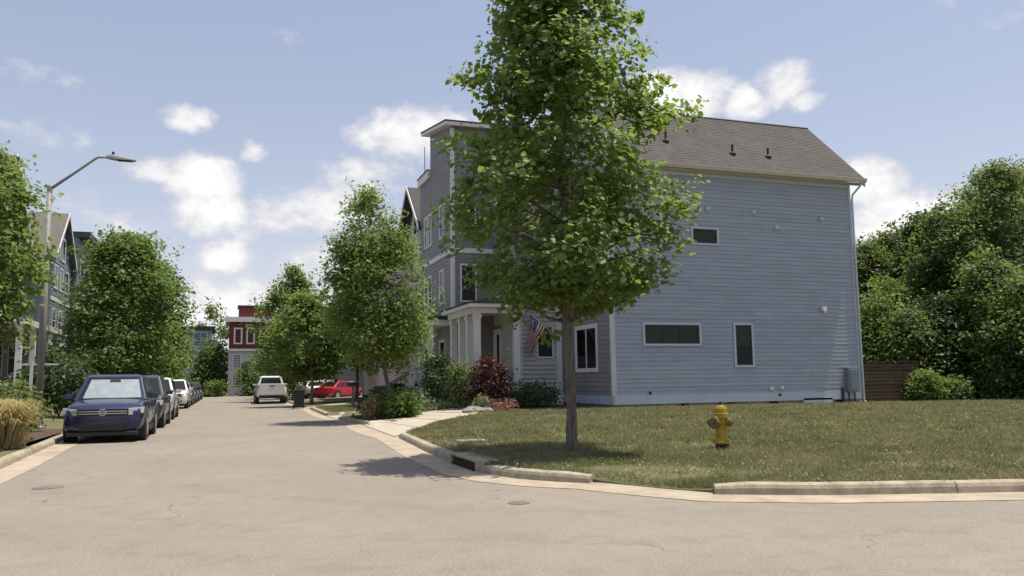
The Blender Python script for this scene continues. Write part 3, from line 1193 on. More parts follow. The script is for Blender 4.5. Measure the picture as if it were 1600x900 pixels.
def town_house(name, label, x0, x1, y0, y1, top, wallm, face_dir, floors, cols, trim, roofm, roof='flat', group=None, bands=True, wall2=None, glass=None, over=.35, side_win=False):
    """a terraced house: street face along y at x0 (facing -x) or x1 (facing +x); its near side faces -y"""
    fx = x0 if face_dir < 0 else x1
    H = thing(name, label, 'house', ((x0 + x1) / 2, (y0 + y1) / 2, .2), group=group)
    mb = MB()
    mb.box(x0, x1, y0, y1, 0, top)
    mb.build('wall', wallm, H, off=H.location)
    if face_dir < 0:
        fc = Face((x0, y1, 0), (0, -1, 0), (-1, 0, 0), H)
    else:
        fc = Face((x1, y0, 0), (0, 1, 0), (1, 0, 0), H)
    W_ = y1 - y0
    sf = Face((x0, y0, 0), (1, 0, 0), (0, -1, 0), H)
    fh = (top - 1.2) / floors
    op_ = []
    for f_ in range(floors):
        for (c0, c1) in cols:
            z0_ = 1.2 + f_ * fh + .75
            op_.append((c0 * W_, c1 * W_, z0_, z0_ + fh * .56))
    siding(fc, W_, .7, top - .1, .2, op_, wall2 or wallm)
    for (a, b, c, d) in op_:
        window(fc, a + .01, b - .01, c + .01, d - .01, trim, trim, 1, 2, .09, glass)
    if bands:
        for f_ in range(1, floors):
            z_ = 1.2 + f_ * fh
            mb = MB()
            fc.box(mb, 0, W_, z_, z_ + .22, .001, .05)
            fc.build(mb, 'trim_band', trim)
    if side_win:
        siding(sf, x1 - x0, .7, top - .1, .2, [], wallm)
    if roof == 'flat':
        mb = MB()
        mb.box(x0 - over, x1 + over, y0 - .05, y1 + .05, top, top + .28)
        mb.build('roof_fascia', trim if roofm is not M_dblue else roofm, H, off=H.location)
        mb = MB()
        mb.box(x0 - over - .04, x1 + over + .04, y0 - .08, y1 + .08, top + .281, top + .36)
        mb.build('roof', roofm, H, off=H.location)
    else:
        ym = (y0 + y1) / 2
        zr_ = top + (ym - y0) * .92
        mb = MB()
        pl = [(x0 - over, y0 - .35, top - .1), (x0 - over, ym, zr_ + .2), (x0 - over, y1 + .35, top - .1), (x0 - over, y1 + .35, top - .28), (x0 - over, ym, zr_), (x0 - over, y0 - .35, top - .28)]
        mb.prism(pl, (x1 - x0 + 2 * over, 0, 0))
        mb.build('roof', roofm, H, off=H.location)
        mb = MB()
        mb.prism([(fx - face_dir * .02, y0, top), (fx - face_dir * .02, ym, zr_), (fx - face_dir * .02, y1, top)], (-face_dir * .3 if face_dir < 0 else -.3, 0, 0))
        mb.build('gable', wall2 or wallm, H, off=H.location)
        mb = MB()
        xa = fx + face_dir * (over + .005)
        for (ya, yb_, za, zb) in ((y0 - .35, ym, top - .285, zr_ - .005), (ym, y1 + .35, zr_ - .005, top - .285)):
            mb.prism([(xa, ya, za), (xa, yb_, zb), (xa, yb_, zb + .26), (xa, ya, za + .26)], (face_dir * .04, 0, 0))
        mb.build('rake_board', trim, H, off=H.location)
        mb = MB()
        gz = top + .9
        window(fc, W_ * .36, W_ * .64, gz - .9, gz + .6, trim, trim, 2, 1, .09, glass)
    return H, fc


C3 = ((.12, .3), (.41, .59), (.7, .88))
C2 = ((.15, .38), (.62, .85))
H1, f1 = town_house('pale_house', 'pale grey house with dark sloping eaves just beyond the tall grey house', 10.3, 21, 43.55, 49.3, 9.9, M_lgrey, -1, 3, C2, M_white, M_roofdk, 'gable', over=.6)
H2, f2 = town_house('beige_house', 'beige sided house with black front steps behind the street trees', 8.8, 20, 49.5, 55.8, 10.3, M_beige, -1, 3, C3, M_white, M_roofdk, side_win=True)
G_far = 'far houses on the right side of the street'
town_house('slate_house', 'slate blue house far along the right side, behind tree crowns', 9.6, 20, 56.2, 62.2, 10.6, M_slate, -1, 3, C2, M_white, M_roofdk, group=G_far)
town_house('taupe_house', 'taupe house beyond the red car driveway, behind tree crowns', 11.5, 21, 68.2, 74.2, 10.2, M_taupe, -1, 3, C3, M_white, M_roofdk, group=G_far)
town_house('white_house', 'white house last but one on the right side of the street', 9.6, 20, 74.4, 80.4, 10.8, M_lgrey, -1, 3, C2, M_white, M_roofdk, group=G_far)
# black steps of the beige house
t = thing('front_steps', 'black stair with handrails rising beside the beige wall', 'stairs', (8.6, 46.5, .25))
mb = MB()
for i in range(7):
    mb.box(.0 + .28 * i, .3 + .28 * i, -.6, .6, .17 * i, .17 * i + .17)
mb.build('step', M_brickred, t)
for s in (-.6, .56):
    mb = MB()
    mb.tube([(.1, s, .95), (1.95, s, 2.1)], .035, 6)
    for i in range(8):
        mb.tube([(.15 + .25 * i, s, .1 + .155 * i), (.15 + .25 * i, s, .97 + .155 * i)], .014, 5)
    mb.build('handrail', M_black, t)

# left side of the street
HL, fl = town_house('porch_house', 'taupe house with white porch railing behind the street lamp', -22, -11.2, 43.5, 53.6, 8.8, M_taupe, 1, 2, C3, M_white, M_shingle2, 'gable', over=.4)
mb = MB()
mb.box(-11.2, -9.3, 44.2, 53.2, .3, 1.2)
mb.build('porch_floor', M_found, HL, off=HL.location)
mb = MB()
mb.box(-11.2, -9.1, 44.0, 53.4, 4.35, 4.65)
mb.build('porch_roof', M_white, HL, off=HL.location)
for y in (44.4, 47.3, 50.2, 53.0):
    mb = MB()
    mb.box(-9.5, -9.25, y - .13, y + .13, 1.2, 4.35)
    mb.build('column', M_white, HL, off=HL.location)
HS, fs = town_house('slate_house', 'slate blue house with a steep front gable left of the dark eaved house', -21, -10, 54.3, 60.6, 9.2, M_slate, 1, 3, C3, M_white, M_shingle2, 'gable', over=.3)
HD, fd = town_house('grey_house', 'grey house under thick dark flat eaves on the left side', -20, -9.7, 60.9, 67.2, 11.4, M_grey, 1, 3, C3, M_grey, M_dblue, over=.7)
town_house('white_house', 'white flat roofed house partly hidden by the big left tree', -20, -9.9, 67.5, 73.5, 11.3, M_lgrey, 1, 3, C2, M_white, M_roofdk, over=.25)
mb = MB()
mb.box(-10.0, -9.82, 60.64, 60.88, .2, 9.3)
mb.build('party_wall', M_dblue, HD, off=HD.location)

# end of the street
HR = thing('red_house', 'red and white three storey house closing the end of the street', 'house', (3.4, 105, 0))
mb = MB()
mb.box(.1, 7, 105, 114, 0, 5.6)
mb.build('wall', M_lgrey, HR, off=HR.location)
mb = MB()
mb.box(.12, 7, 104.8, 114, 5.6, 8.9)
mb.build('upper_wall', M_red, HR, off=HR.location)
mb = MB()
mb.box(-.3, 7.4, 104.4, 114.3, 8.9, 9.5)
mb.build('roof_fascia', M_white, HR, off=HR.location)
mb = MB()
mb.box(1.2, 5.0, 105.5, 110, 9.5, 10.9)
rt = mb.build('roof_room', M_red, HR, off=HR.location)
mb = MB()
mb.box(1.05, 5.15, 105.3, 110.2, 10.9, 11.0)
mb.build('roof', M_roofdk, rt, off=HR.location)
mb = MB()
mb.box(.1, 7, 104.72, 104.799, 5.35, 5.65)
mb.build('trim_band', M_white, HR, off=HR.location)
fe = Face((.1, 104.8, 0), (1, 0, 0), (0, -1, 0), HR)
fe2 = Face((.1, 105, 0), (1, 0, 0), (0, -1, 0), HR)
siding(fe, 6.9, 5.7, 8.9, .2, [], M_red)
siding(fe2, 6.9, .5, 5.3, .2, [], M_lgrey)
for u in (.55, 2.0, 3.45, 4.9):
    window(fe, u, u + 1.0, 6.2, 8.2, M_white, M_white, 1, 1, .14, depth=.06)
for u in (.5, 2.6, 4.6):
    window(fe2, u, u + .95, 3.3, 5.0, M_white, M_black, 1, 1, .1, depth=.06)
    window(fe2, u, u + .95, .9, 2.7, M_white, M_black, 1, 1, .1, depth=.06)
HQ = thing('pale_blue_house', 'pale blue house far off at the left end of the street', 'house', (-3.4, 115, 0))
mb = MB()
mb.box(-8, -2.1, 115, 124, 0, 8.6)
mb.build('wall', M_pale_blue, HQ, off=HQ.location)
mb = MB()
mb.box(-8.4, -1.7, 114.6, 124.3, 8.6, 9.0)
mb.build('roof', M_roofdk, HQ, off=HQ.location)
fq = Face((-8, 115, 0), (1, 0, 0), (0, -1, 0), HQ)
siding(fq, 5.9, .5, 8.6, .2, [], M_pale_blue)
for u in (.6, 3.6):
    window(fq, u, u + 1.9, 6.3, 8.3, M_white, M_white, 2, 1, .12, depth=.06)
    window(fq, u, u + 1.6, 3.0, 4.8, M_white, M_white, 2, 1, .12, depth=.06)

# ------------------------------------------------------------------ trees and plants
M_leafA = leaf_mat('leaf_maple', (.088, .142, .042), (.198, .258, .085), .52)
M_leafB = leaf_mat('leaf_dense', (.074, .128, .038), (.160, .220, .070), .5)
M_leafC = leaf_mat('leaf_forest', (.066, .104, .034), (.16, .20, .065), .5)
M_leafD = leaf_mat('leaf_dark', (.030, .055, .018), (.07, .105, .032), .35)
M_leafE = leaf_mat('leaf_bright', (.09, .145, .036), (.185, .24, .07), .5)
M_leafR = leaf_mat('leaf_red', (.045, .014, .013), (.10, .035, .028), .3)
M_leafF = leaf_mat('petal', (.16, .04, .045), (.36, .2, .17), .3)
M_straw = leaf_mat('straw', (.22, .17, .07), (.42, .35, .19), .3, .7)
M_sage = leaf_mat('leaf_sage', (.10, .14, .075), (.2, .25, .14), .3)

LEAF6 = np.array([(0, 0, 0), (-.46, .28, .12), (-.40, .66, .05), (0, 1.0, -.08), (.40, .66, .05), (.46, .28, .12)])
LF6 = [(0, 3, 2, 1), (0, 5, 4, 3)]
LEAF4 = np.array([(0, 0, 0), (-.36, .5, .1), (0, 1.0, -.05), (.36, .5, .1)])
LF4 = [(0, 2, 1), (0, 3, 2)]


def leaves(name, P, Nn, size, mt, rng, six=False, parent=None, loc=(0, 0, 0), kind=None):
    N = len(P)
    T = LEAF6 if six else LEAF4
    Fc = LF6 if six else LF4
    n = Nn / np.linalg.norm(Nn, axis=1)[:, None]
    r = rng.normal(size=(N, 3))
    r[:, 2] -= .6
    tdir = r - n * (r * n).sum(1)[:, None]
    tdir /= np.linalg.norm(tdir, axis=1)[:, None] + 1e-9
    b = np.cross(tdir, n)
    sz = size * np.exp(rng.normal(0, .25, N))
    V = P[:, None, :] + sz[:, None, None] * (T[None, :, 0, None] * b[:, None, :] + (T[None, :, 1, None] - .4) * tdir[:, None, :] + T[None, :, 2, None] * n[:, None, :])
    return np_mesh(name, V, Fc, len(T), mt, np.clip(rng.beta(1.6, 1.6, N), 0, 1), parent, loc, kind)


def tree(name, label, loc, H, prof, n_limb, n_clump, per, leaf, mt, seed, tr=.12, lean=(0, 0), group=None, six=False,
         clump=.34, stem_top=.92, first=None, cat='tree', bark=None, trunk=True, limb_up=.35, gap=-.12, lean_top=None):
    """trunk with tapered limbs; leaves in clumps round the limb ends inside the crown profile [(z, radius)]"""
    rng = np.random.default_rng(seed)
    root = thing(name, label, cat, loc, group=group)
    zs = [p[0] for p in prof]
    rs = [p[1] for p in prof]
    zlo, zhi = zs[0], zs[-1]
    first = first if first is not None else zlo

    def axis(z):
        f_ = smooth((z - first * .5) / max(.1, H - first * .5)) if lean_top is None else max(0.0, min(1.0, (z - .3) / lean_top))
        return np.array([lean[0] * f_, lean[1] * f_, z])
    mb = MB()
    K = 11
    pts, rad = [], []
    for i in range(K):
        z = H * stem_top * i / (K - 1)
        a = axis(z)
        a[:2] += rng.normal(0, .02 + .012 * i / K, 2) * (i > 0)
        pts.append(a)
        f_ = i / (K - 1)
        rad.append(max(.012, tr * (1 - f_) ** .8 * (1 + .45 * math.exp(-z / .18))))
    pts.insert(1, axis(.12) + np.array([0, 0, 0]))
    rad.insert(1, tr * 1.2)
    if trunk:
        mb.tube([(p[0], p[1], max(p[2], -.05) if k else -.08) for k, p in enumerate(pts)], rad, 10)
    ends = []
    for i in range(n_limb):
        f_ = (i + .5) / n_limb
        z1 = zlo + (zhi - zlo) * (f_ ** .9) * .97
        rr = np.interp(z1, zs, rs) * rng.uniform(.62, 1.0)
        ang = i * 2.39996 + rng.normal(0, .3)
        rise = rr * limb_up * rng.uniform(.6, 1.3)
        z0 = max(first * .92, min(z1 - rise, H * stem_top * .95))
        a = axis(z0)
        e = axis(z1) + np.array([math.cos(ang) * rr, math.sin(ang) * rr, 0])
        mid = (a + e) / 2 + np.array([0, 0, rng.uniform(-.05, .18) * rr])
        q = [a, (a + mid) / 2 + rng.normal(0, .03, 3), mid, (mid + e) / 2 + rng.normal(0, .05, 3), e]
        r0 = max(.012, np.interp(z0, [0, H], [tr, .02]) * .5)
        if trunk:
            mb.tube([tuple(x) for x in q], [r0, r0 * .8, r0 * .6, r0 * .4, .006], 5)
        ends.append(q)
    if trunk:
        mb.build('trunk', bark or M_bark, root, smooth=True)
    cs = []
    ph = rng.uniform(0, 6.28, 6)
    gs = 1.9 / max(.5, clump / .34)
    while len(cs) < n_clump:
        k = len(cs)
        if rng.uniform() < .7:
            q = ends[rng.integers(n_limb)]
            t_ = rng.uniform(.3, 1.12)
            s = t_ * 4
            i = min(3, int(s))
            c = q[i] + (q[i + 1] - q[i]) * (s - i) + rng.normal(0, clump * .6, 3)
        else:
            z = rng.uniform(zlo, zhi)
            rr = np.interp(z, zs, rs) * math.sqrt(rng.uniform(.25, 1.0))
            an = rng.uniform(0, 2 * math.pi)
            c = axis(z) + np.array([math.cos(an) * rr, math.sin(an) * rr, 0])
        dens = (math.sin(c[0] * gs * 1.3 + ph[0] + math.sin(c[2] * gs + ph[1])) + math.sin(c[1] * gs * 1.2 + ph[2] + math.sin(c[0] * gs + ph[3])) + math.sin(c[2] * gs * 1.5 + ph[4] + math.sin(c[1] * gs * 1.4 + ph[5]))) / 3
        if dens < gap and rng.uniform() < .85:
            continue
        cs.append(c)
    cs = np.array(cs)
    cnt = rng.poisson(per, n_clump).clip(3)
    idx = np.repeat(np.arange(n_clump), cnt)
    csz = clump * rng.uniform(.55, 1.3, n_clump)
    P = cs[idx] + np.clip(rng.normal(0, 1, (len(idx), 3)), -1.7, 1.7) * csz[idx][:, None] * np.array([1, 1, .72]) * .62
    ax = np.array([axis(z) for z in P[:, 2]])
    outw = P - ax
    outw[:, 2] = 0
    outw /= np.linalg.norm(outw, axis=1)[:, None] + 1e-6
    Nn = outw * .5 + np.array([0, 0, .9]) + rng.normal(0, .5, (len(idx), 3))
    leaves('crown', P, Nn, leaf, mt, rng, six, root)
    return root


tree('street_tree', 'young broad leaved street tree on the corner lawn, nearest of all trees', (5.67, 13.25, .14), 9.9,
     [(2.45, .6), (2.8, 1.5), (3.4, 2.2), (4.2, 2.3), (5.0, 2.1), (5.9, 1.95), (6.6, 1.8), (7.2, 1.25), (8.2, 1.05), (9.2, .7), (9.9, .2)],
     90, 960, 34, .094, M_leafA, 3, .09, (-.15, 0), six=True, clump=.28, first=2.1, gap=-.04,
     bark=mat('young_bark', (.125, .105, .085), .9, var=.5, vscale=8, bump=1.0, bscale=20, stretch=(3, 3, .5)))
GR = 'street trees along the right kerb'
tree('street_tree', 'street tree in the planted island with a slim pale trunk', (5.6, 29.2, .14), 8.3,
     [(1.75, .9), (2.3, 1.65), (3.6, 1.9), (5.0, 1.75), (6.3, 1.3), (7.3, .75), (8.1, .15)], 54, 760, 36, .12, M_leafA, 11, .085, (-.85, 0), GR, lean_top=4.0, clump=.42, first=1.9)
tree('street_tree', 'street tree with round crown over the bin and mailbox island', (4.8, 50.5, .14), 7.0,
     [(1.8, 1.4), (2.8, 2.1), (4.0, 2.1), (5.2, 1.6), (6.3, .8), (6.9, .2)], 44, 420, 32, .2, M_leafA, 12, .1, (-.3, 0), GR, clump=.52, first=1.6)
tree('street_tree', 'street tree whose crown hangs over the parked white pickup', (4.9, 66.0, .14), 11.0,
     [(2.0, 1.6), (3.4, 2.7), (5.4, 2.7), (7.4, 2.1), (9.0, 1.1), (10.1, .2)], 44, 420, 32, .22, M_leafA, 13, .12, (-.3, 0), GR, clump=.6, first=1.6)
tree('street_tree', 'street tree farther along the right kerb, beyond the pickup', (5.6, 75, .14), 8.6,
     [(1.4, 1.8), (3.0, 2.7), (5.0, 2.6), (7.0, 1.6), (8.5, .2)], 36, 260, 26, .28, M_leafB, 14, .12, (-.4, 0), GR, clump=.65, first=1.5)
tree('street_tree', 'low street tree at the far end of the right kerb near the red house', (4.7, 84, .14), 6.6,
     [(.9, 1.6), (2.4, 2.4), (4.0, 2.2), (5.6, 1.3), (6.5, .2)], 30, 220, 24, .28, M_leafB, 15, .12, (0, 0), GR, clump=.65, first=1.0)
tree('garden_tree', 'tree in front of the beige house, showing between the street tree crowns', (8.0, 54.0, .2), 7.6,
     [(2.2, 1.6), (3.2, 2.4), (4.6, 2.3), (6.4, 1.5), (7.5, .2)], 36, 300, 28, .22, M_leafB, 16, .12, (0, 0), None, clump=.6, first=1.8)
GL = 'street trees along the left kerb'
tree('street_tree', 'tree leaning in at the left picture edge beside the lamp', (-6.15, 23.2, .2), 7.2,
     [(2.6, 1.0), (3.3, 1.75), (4.4, 1.9), (5.4, 1.75), (6.3, 1.2), (7.1, .3)], 44, 420, 30, .14, M_leafE, 21, .11, (0, 0), GL, clump=.38, first=2.3)
tree('street_tree', 'large dense street tree behind the blue SUV', (-5.6, 49.5, .2), 9.6,
     [(.9, 2.1), (2.2, 3.0), (4.0, 3.2), (6.0, 2.7), (7.8, 1.8), (9.4, .3)], 60, 760, 34, .2, M_leafB, 22, .16, (0, 0), GL, clump=.6, first=1.4)
tree('street_tree', 'large street tree standing behind the densest left tree', (-5.4, 59, .2), 11.0,
     [(.9, 2.0), (2.4, 3.0), (4.4, 3.1), (7.0, 2.7), (9.2, 1.7), (10.8, .3)], 50, 600, 32, .23, M_leafB, 23, .16, (0, 0), GL, clump=.65, first=1.6)
tree('street_tree', 'street tree above the parked white SUV on the left', (-5.8, 68, .2), 8.6,
     [(.9, 1.9), (2.4, 2.7), (4.4, 2.6), (6.4, 1.7), (8.4, .3)], 40, 340, 28, .26, M_leafA, 24, .14, (0, 0), GL, clump=.65, first=1.4)
tree('street_tree', 'last street tree on the left, before the pale blue house', (-6.0, 80, .2), 7.0,
     [(.8, 2.0), (2.4, 2.8), (4.4, 2.5), (6.0, 1.5), (6.9, .3)], 36, 260, 26, .3, M_leafA, 25, .14, (0, 0), GL, clump=.7, first=1.2)

# woods beyond the end of the street
for i, (x, y, h, r_) in enumerate(((-12, 128, 11, 4), (-2, 132, 13.5, 4.2), (-20, 120, 12, 4.5), (9, 126, 10, 4), (14, 112, 11, 4),
                                   (-12, 104, 9, 3.6), (-1.6, 108, 6.5, 2.4), (-7.5, 98, 6.0, 2.8), (18, 96, 11, 4.2))):
    tree('distant_tree', ['tall tree on the skyline left of the pale blue house', 'tallest tree on the skyline between the two end houses',
                          'wide tree at the far left end of the street', 'tree behind the red house at its right', 'tree in the gap right of the red house',
                          'tree far down the street behind the last left houses', 'bushy tree just left of the red house',
                          'low bushy tree at the end of the left parked cars', 'tree behind the far houses on the right'][i], (x, y, 0), h,
         [(.5, r_ * .6), (h * .25, r_), (h * .5, r_ * .95), (h * .75, r_ * .65), (h * .98, r_ * .1)], 26, 200, 22, .38, M_leafC, 40 + i, .2,
         group='trees at the end of the street', clump=.85, first=1.0)

for i, (x, y, h, r_) in enumerate(((2.3, 99, 3.9, 1.4), (3.6, 100, 4.6, 1.7), (-1.2, 98, 1.6, 1.4), (6.2, 100, 4.0, 1.8))):
    tree('distant_shrub', ['small bush before the white lower wall of the red house', 'taller bush covering the right of the red house front',
                           'low dark hedge bush at the end of the road', 'bush at the far right corner of the red house'][i], (x, y, .05), h,
         [(.1, r_ * .8), (h * .4, r_), (h * .8, r_ * .6), (h, r_ * .1)], 14, 90, 20, .26, M_leafC, 140 + i, .06, group='bushes at the end of the street', clump=.45, first=.2, cat='shrub')

# woods behind the fence on the right
WOOD = [(34.6, 37.7, 8.9, 2.6, 0),
        (32.4, 33.2, 6.0, 2.1, 2),
        (40.2, 41.0, 10.9, 3.4, 0),
        (37.3, 35.7, 10.2, 3.1, 3),  # dark leaf colour stands in for the shaded gap amid the woods
        (35.4, 32.1, 10.3, 2.7, 0),
        (39.2, 34.0, 12.0, 3.2, 0),
        (38.0, 31.2, 12.3, 3.3, 0),
        (43.1, 32.6, 13.6, 3.9, 0),
        (33.5, 28.5, 6.7, 2.1, 1),
        (33.3, 26.5, 5.4, 2.1, 1),
        (32.1, 30.1, 4.8, 1.9, 3),  # same gap: its shade is put into the leaf colour
        (30.6, 32.7, 4.8, 1.5, 2),
        (30.5, 30.1, 3.9, 1.4, 0)]
WL = ['dark tree just right of the house corner, behind the fence',
      'bright yellowish green tree above the wooden fence',
      'far tree showing above the yellowish green tree',
      'dark tree in the middle of the right woods',
      'tree where the woods skyline starts to rise to the right',
      'tall tree second from the right picture edge',
      'tallest spreading tree at the right edge of the woods',
      'tall tree cut by the right picture edge',
      'light loose tree in front of the tall trees at right',
      'low bright tree cut by the right picture edge',
      'shadowed low tree behind the woods edge bushes',
      'low bright tree touching the house corner behind the fence',
      'small tree over the right end of the fence']
for i, (x, y, h, r_, k) in enumerate(WOOD):
    mt = (M_leafC, M_leafB, M_leafE, M_leafD)[k]
    tree('woodland_tree', WL[i], (x, y, .1), h, [(.2, r_ * .75), (h * .2, r_), (h * .45, r_ * .95), (h * .7, r_ * .7), (h * .9, r_ * .35), (h, r_ * .06)],
         80, 900, 36, .165, mt, 60 + i, .2, group='trees of the woods on the right', gap=.12, clump=.5, first=.8, limb_up=.25)


def shrub(name, label, loc, h, r_, n, leaf, mt, seed, group=None, cat='shrub', flat=1.0, six=False, clump=.16, per=22):
    rng = np.random.default_rng(seed)
    root = thing(name, label, cat, loc, group=group)
    mb = MB()
    for i in range(6):
        an = i * 1.05 + rng.uniform(0, .5)
        e = (math.cos(an) * r_ * .6, math.sin(an) * r_ * .6, h * rng.uniform(.55, .85))
        mb.tube([(0, 0, -.03), (e[0] * .4, e[1] * .4, e[2] * .5), e], [.02, .014, .006], 5)
    mb.build('stem', M_bark, root)
    u = rng.normal(size=(n, 3))
    u /= np.linalg.norm(u, axis=1)[:, None]
    rad = rng.uniform(.55, 1.0, n)[:, None]
    C = u * rad * np.array([r_, r_, h * .5]) + np.array([0, 0, h * .5])
    C[:, 2] = C[:, 2].clip(.05)
    idx = np.repeat(np.arange(n), per)
    P = C[idx] + rng.normal(0, clump, (len(idx), 3))
    P[:, 2] = P[:, 2].clip(.02)
    Nn = (P - np.array([0, 0, h * .4])) * .6 + np.array([0, 0, .5]) + rng.normal(0, .5, P.shape)
    leaves('foliage', P, Nn, leaf, mt, rng, six, root)
    return root


# plants round the porch, left to right
shrub('evergreen_shrub', 'tall dark rounded evergreen in front of the grey house porch', (8.2, 33.0, .25), 2.5, .75, 120, .11, M_leafD, 101)
shrub('columnar_shrub', 'narrow upright green shrub beside the porch columns', (8.75, 31.4, .25), 2.0, .42, 90, .1, M_leafC, 102)
shrub('red_shrub', 'dark red leaved shrub in front of the porch', (9.75, 30.9, .25), 2.2, .82, 110, .12, M_leafR, 103)
shrub('low_shrub', 'low dark green shrub under the flag', (11.4, 30.9, .28), .95, 1.25, 110, .1, M_leafD, 104)
shrub('flower_clump', 'clump of red and pink flowers at the lawn edge below the red shrub', (9.75, 28.9, .28), .38, .55, 40, .07, M_leafF, 105, cat='flowers', clump=.08, per=12)
shrub('sage_mound', 'pale grey green mound by the sunlit path', (7.7, 32.2, .28), .42, .8, 50, .09, M_sage, 106, cat='plant', clump=.09, per=14)
shrub('low_shrub', 'small pale leaved plant at the foot of the columnar shrub', (9.1, 29.7, .28), .55, .35, 40, .08, M_sage, 107, cat='plant', clump=.08, per=14)
# island planting
shrub('island_shrub', 'spiky green plant at the foot of the island tree', (5.55, 28.2, .15), .95, .6, 70, .13, M_leafE, 111, clump=.12)
shrub('island_shrub', 'straw coloured plant at the street end of the island', (4.75, 28.5, .15), .65, .4, 50, .1, M_straw, 112, clump=.1)
shrub('island_shrub', 'dark leaved bush behind the island tree', (5.0, 29.6, .15), .85, .5, 50, .12, M_leafD, 113, clump=.12)
shrub('island_shrub', 'pinkish flowering bush right of the island tree', (6.35, 29.4, .15), 1.0, .45, 50, .1, M_sage, 114, clump=.12)
shrub('island_shrub', 'bright tuft at the right end of the island', (6.0, 28.0, .15), .55, .3, 36, .1, M_leafE, 115, clump=.1)
# left planting
shrub('garden_shrub', 'green shrub between lamp post and blue SUV', (-5.6, 25.6, .2), 1.25, .9, 110, .11, M_leafC, 121)
shrub('garden_shrub', 'low green shrub beside the ornamental grass', (-5.0, 21.6, .2), .75, .7, 90, .1, M_leafC, 123)
shrub('garden_shrub', 'tall shrub behind the blue SUV roof', (-6.2, 36.4, .25), 2.6, 1.4, 200, .14, M_leafD, 125)
# foot of the woods
shrub('woodland_shrub', 'light green bush at the right end of the wooden fence', (28.75, 28.0, .15), 1.35, .75, 120, .14, M_leafE, 131)
shrub('woodland_shrub', 'light bush right of the fence bush', (30.2, 27.9, .15), 1.0, .8, 110, .14, M_leafB, 132)
shrub('woodland_shrub', 'green bush in the middle of the woods edge', (32.4, 27.4, .15), 1.5, 1.2, 130, .15, M_leafC, 133)
shrub('woodland_shrub', 'tall loose bush at the right edge of the woods', (33.3, 27.8, .15), 2.6, 1.1, 160, .15, M_leafE, 134)
shrub('woodland_shrub', 'pale bush low at the right picture edge', (32.9, 24.9, .15), 2.0, 1.2, 140, .14, M_leafB, 135)


def grass_tuft(name, label, loc, h, r_, n, seed):
    rng = np.random.default_rng(seed)
    an = rng.uniform(0, 2 * np.pi, n)
    le = h * rng.uniform(.6, 1.1, n)
    sp = r_ * rng.uniform(.1, 1.0, n) ** .8
    wd = rng.uniform(.006, .012, n)
    d = np.stack([np.cos(an), np.sin(an)], 1)
    pr = np.stack([-d[:, 1], d[:, 0]], 1)
    base = rng.normal(0, r_ * .16, (n, 2))
    V = np.zeros((n, 8, 3))
    for i, (fr_, up_, wf) in enumerate(((0, 0, 1), (.3, .55, 1), (.7, .92, .8), (1.1, .78, .25))):
        c = base + d * (sp * fr_)[:, None]
        for s_, sg in ((0, -1), (1, 1)):
            V[:, i * 2 + s_, :2] = c + pr * (wd * wf * sg)[:, None]
            V[:, i * 2 + s_, 2] = le * up_
    o = np_mesh(name, V, [(0, 1, 3, 2), (2, 3, 5, 4), (4, 5, 7, 6)], 8, M_straw, rng.uniform(0, 1, n), None, loc)
    return tag(o, label, 'ornamental grass', 'ornamental grasses by the left kerb')


grass_tuft('ornamental_grass', 'big straw coloured ornamental grass leaning over the left kerb', (-4.3, 19.6, .15), 1.0, .7, 1500, 1)
grass_tuft('ornamental_grass', 'straw ornamental grass behind the biggest tuft at the left edge', (-5.2, 22.0, .2), .95, .75, 1300, 2)
grass_tuft('ornamental_grass', 'straw ornamental grass in front of the white porch railing', (-5.9, 24.6, .2), .9, .65, 1000, 3)

# lawn grass: loose blades, thicker towards the camera
rng = np.random.default_rng(5)
M_gr = leaf_mat('grass_blade', (.080, .104, .044), (.26, .232, .15), .3, .7)


def poly_inside(P, poly):
    x, y = P[:, 0], P[:, 1]
    ins = np.zeros(len(P), bool)
    j = len(poly) - 1
    for i in range(len(poly)):
        xi, yi = poly[i]
        xj, yj = poly[j]
        c = ((yi > y) != (yj > y)) & (x < (xj - xi) * (y - yi) / (yj - yi + 1e-12) + xi)
        ins ^= c
        j = i
    return ins


def hg_np(P):
    x, y = P[:, 0], P[:, 1]
    sm = lambda t_: np.clip(t_, 0, 1) ** 2 * (3 - 2 * np.clip(t_, 0, 1))
    return np.where(x > 0, .14 + .16 * sm((y - 11) / 15) * sm((x - 4.2) / 6) * (1 - .35 * sm((x - 18) / 10)), .14 + .22 * sm((-x - 4.5) / 5))


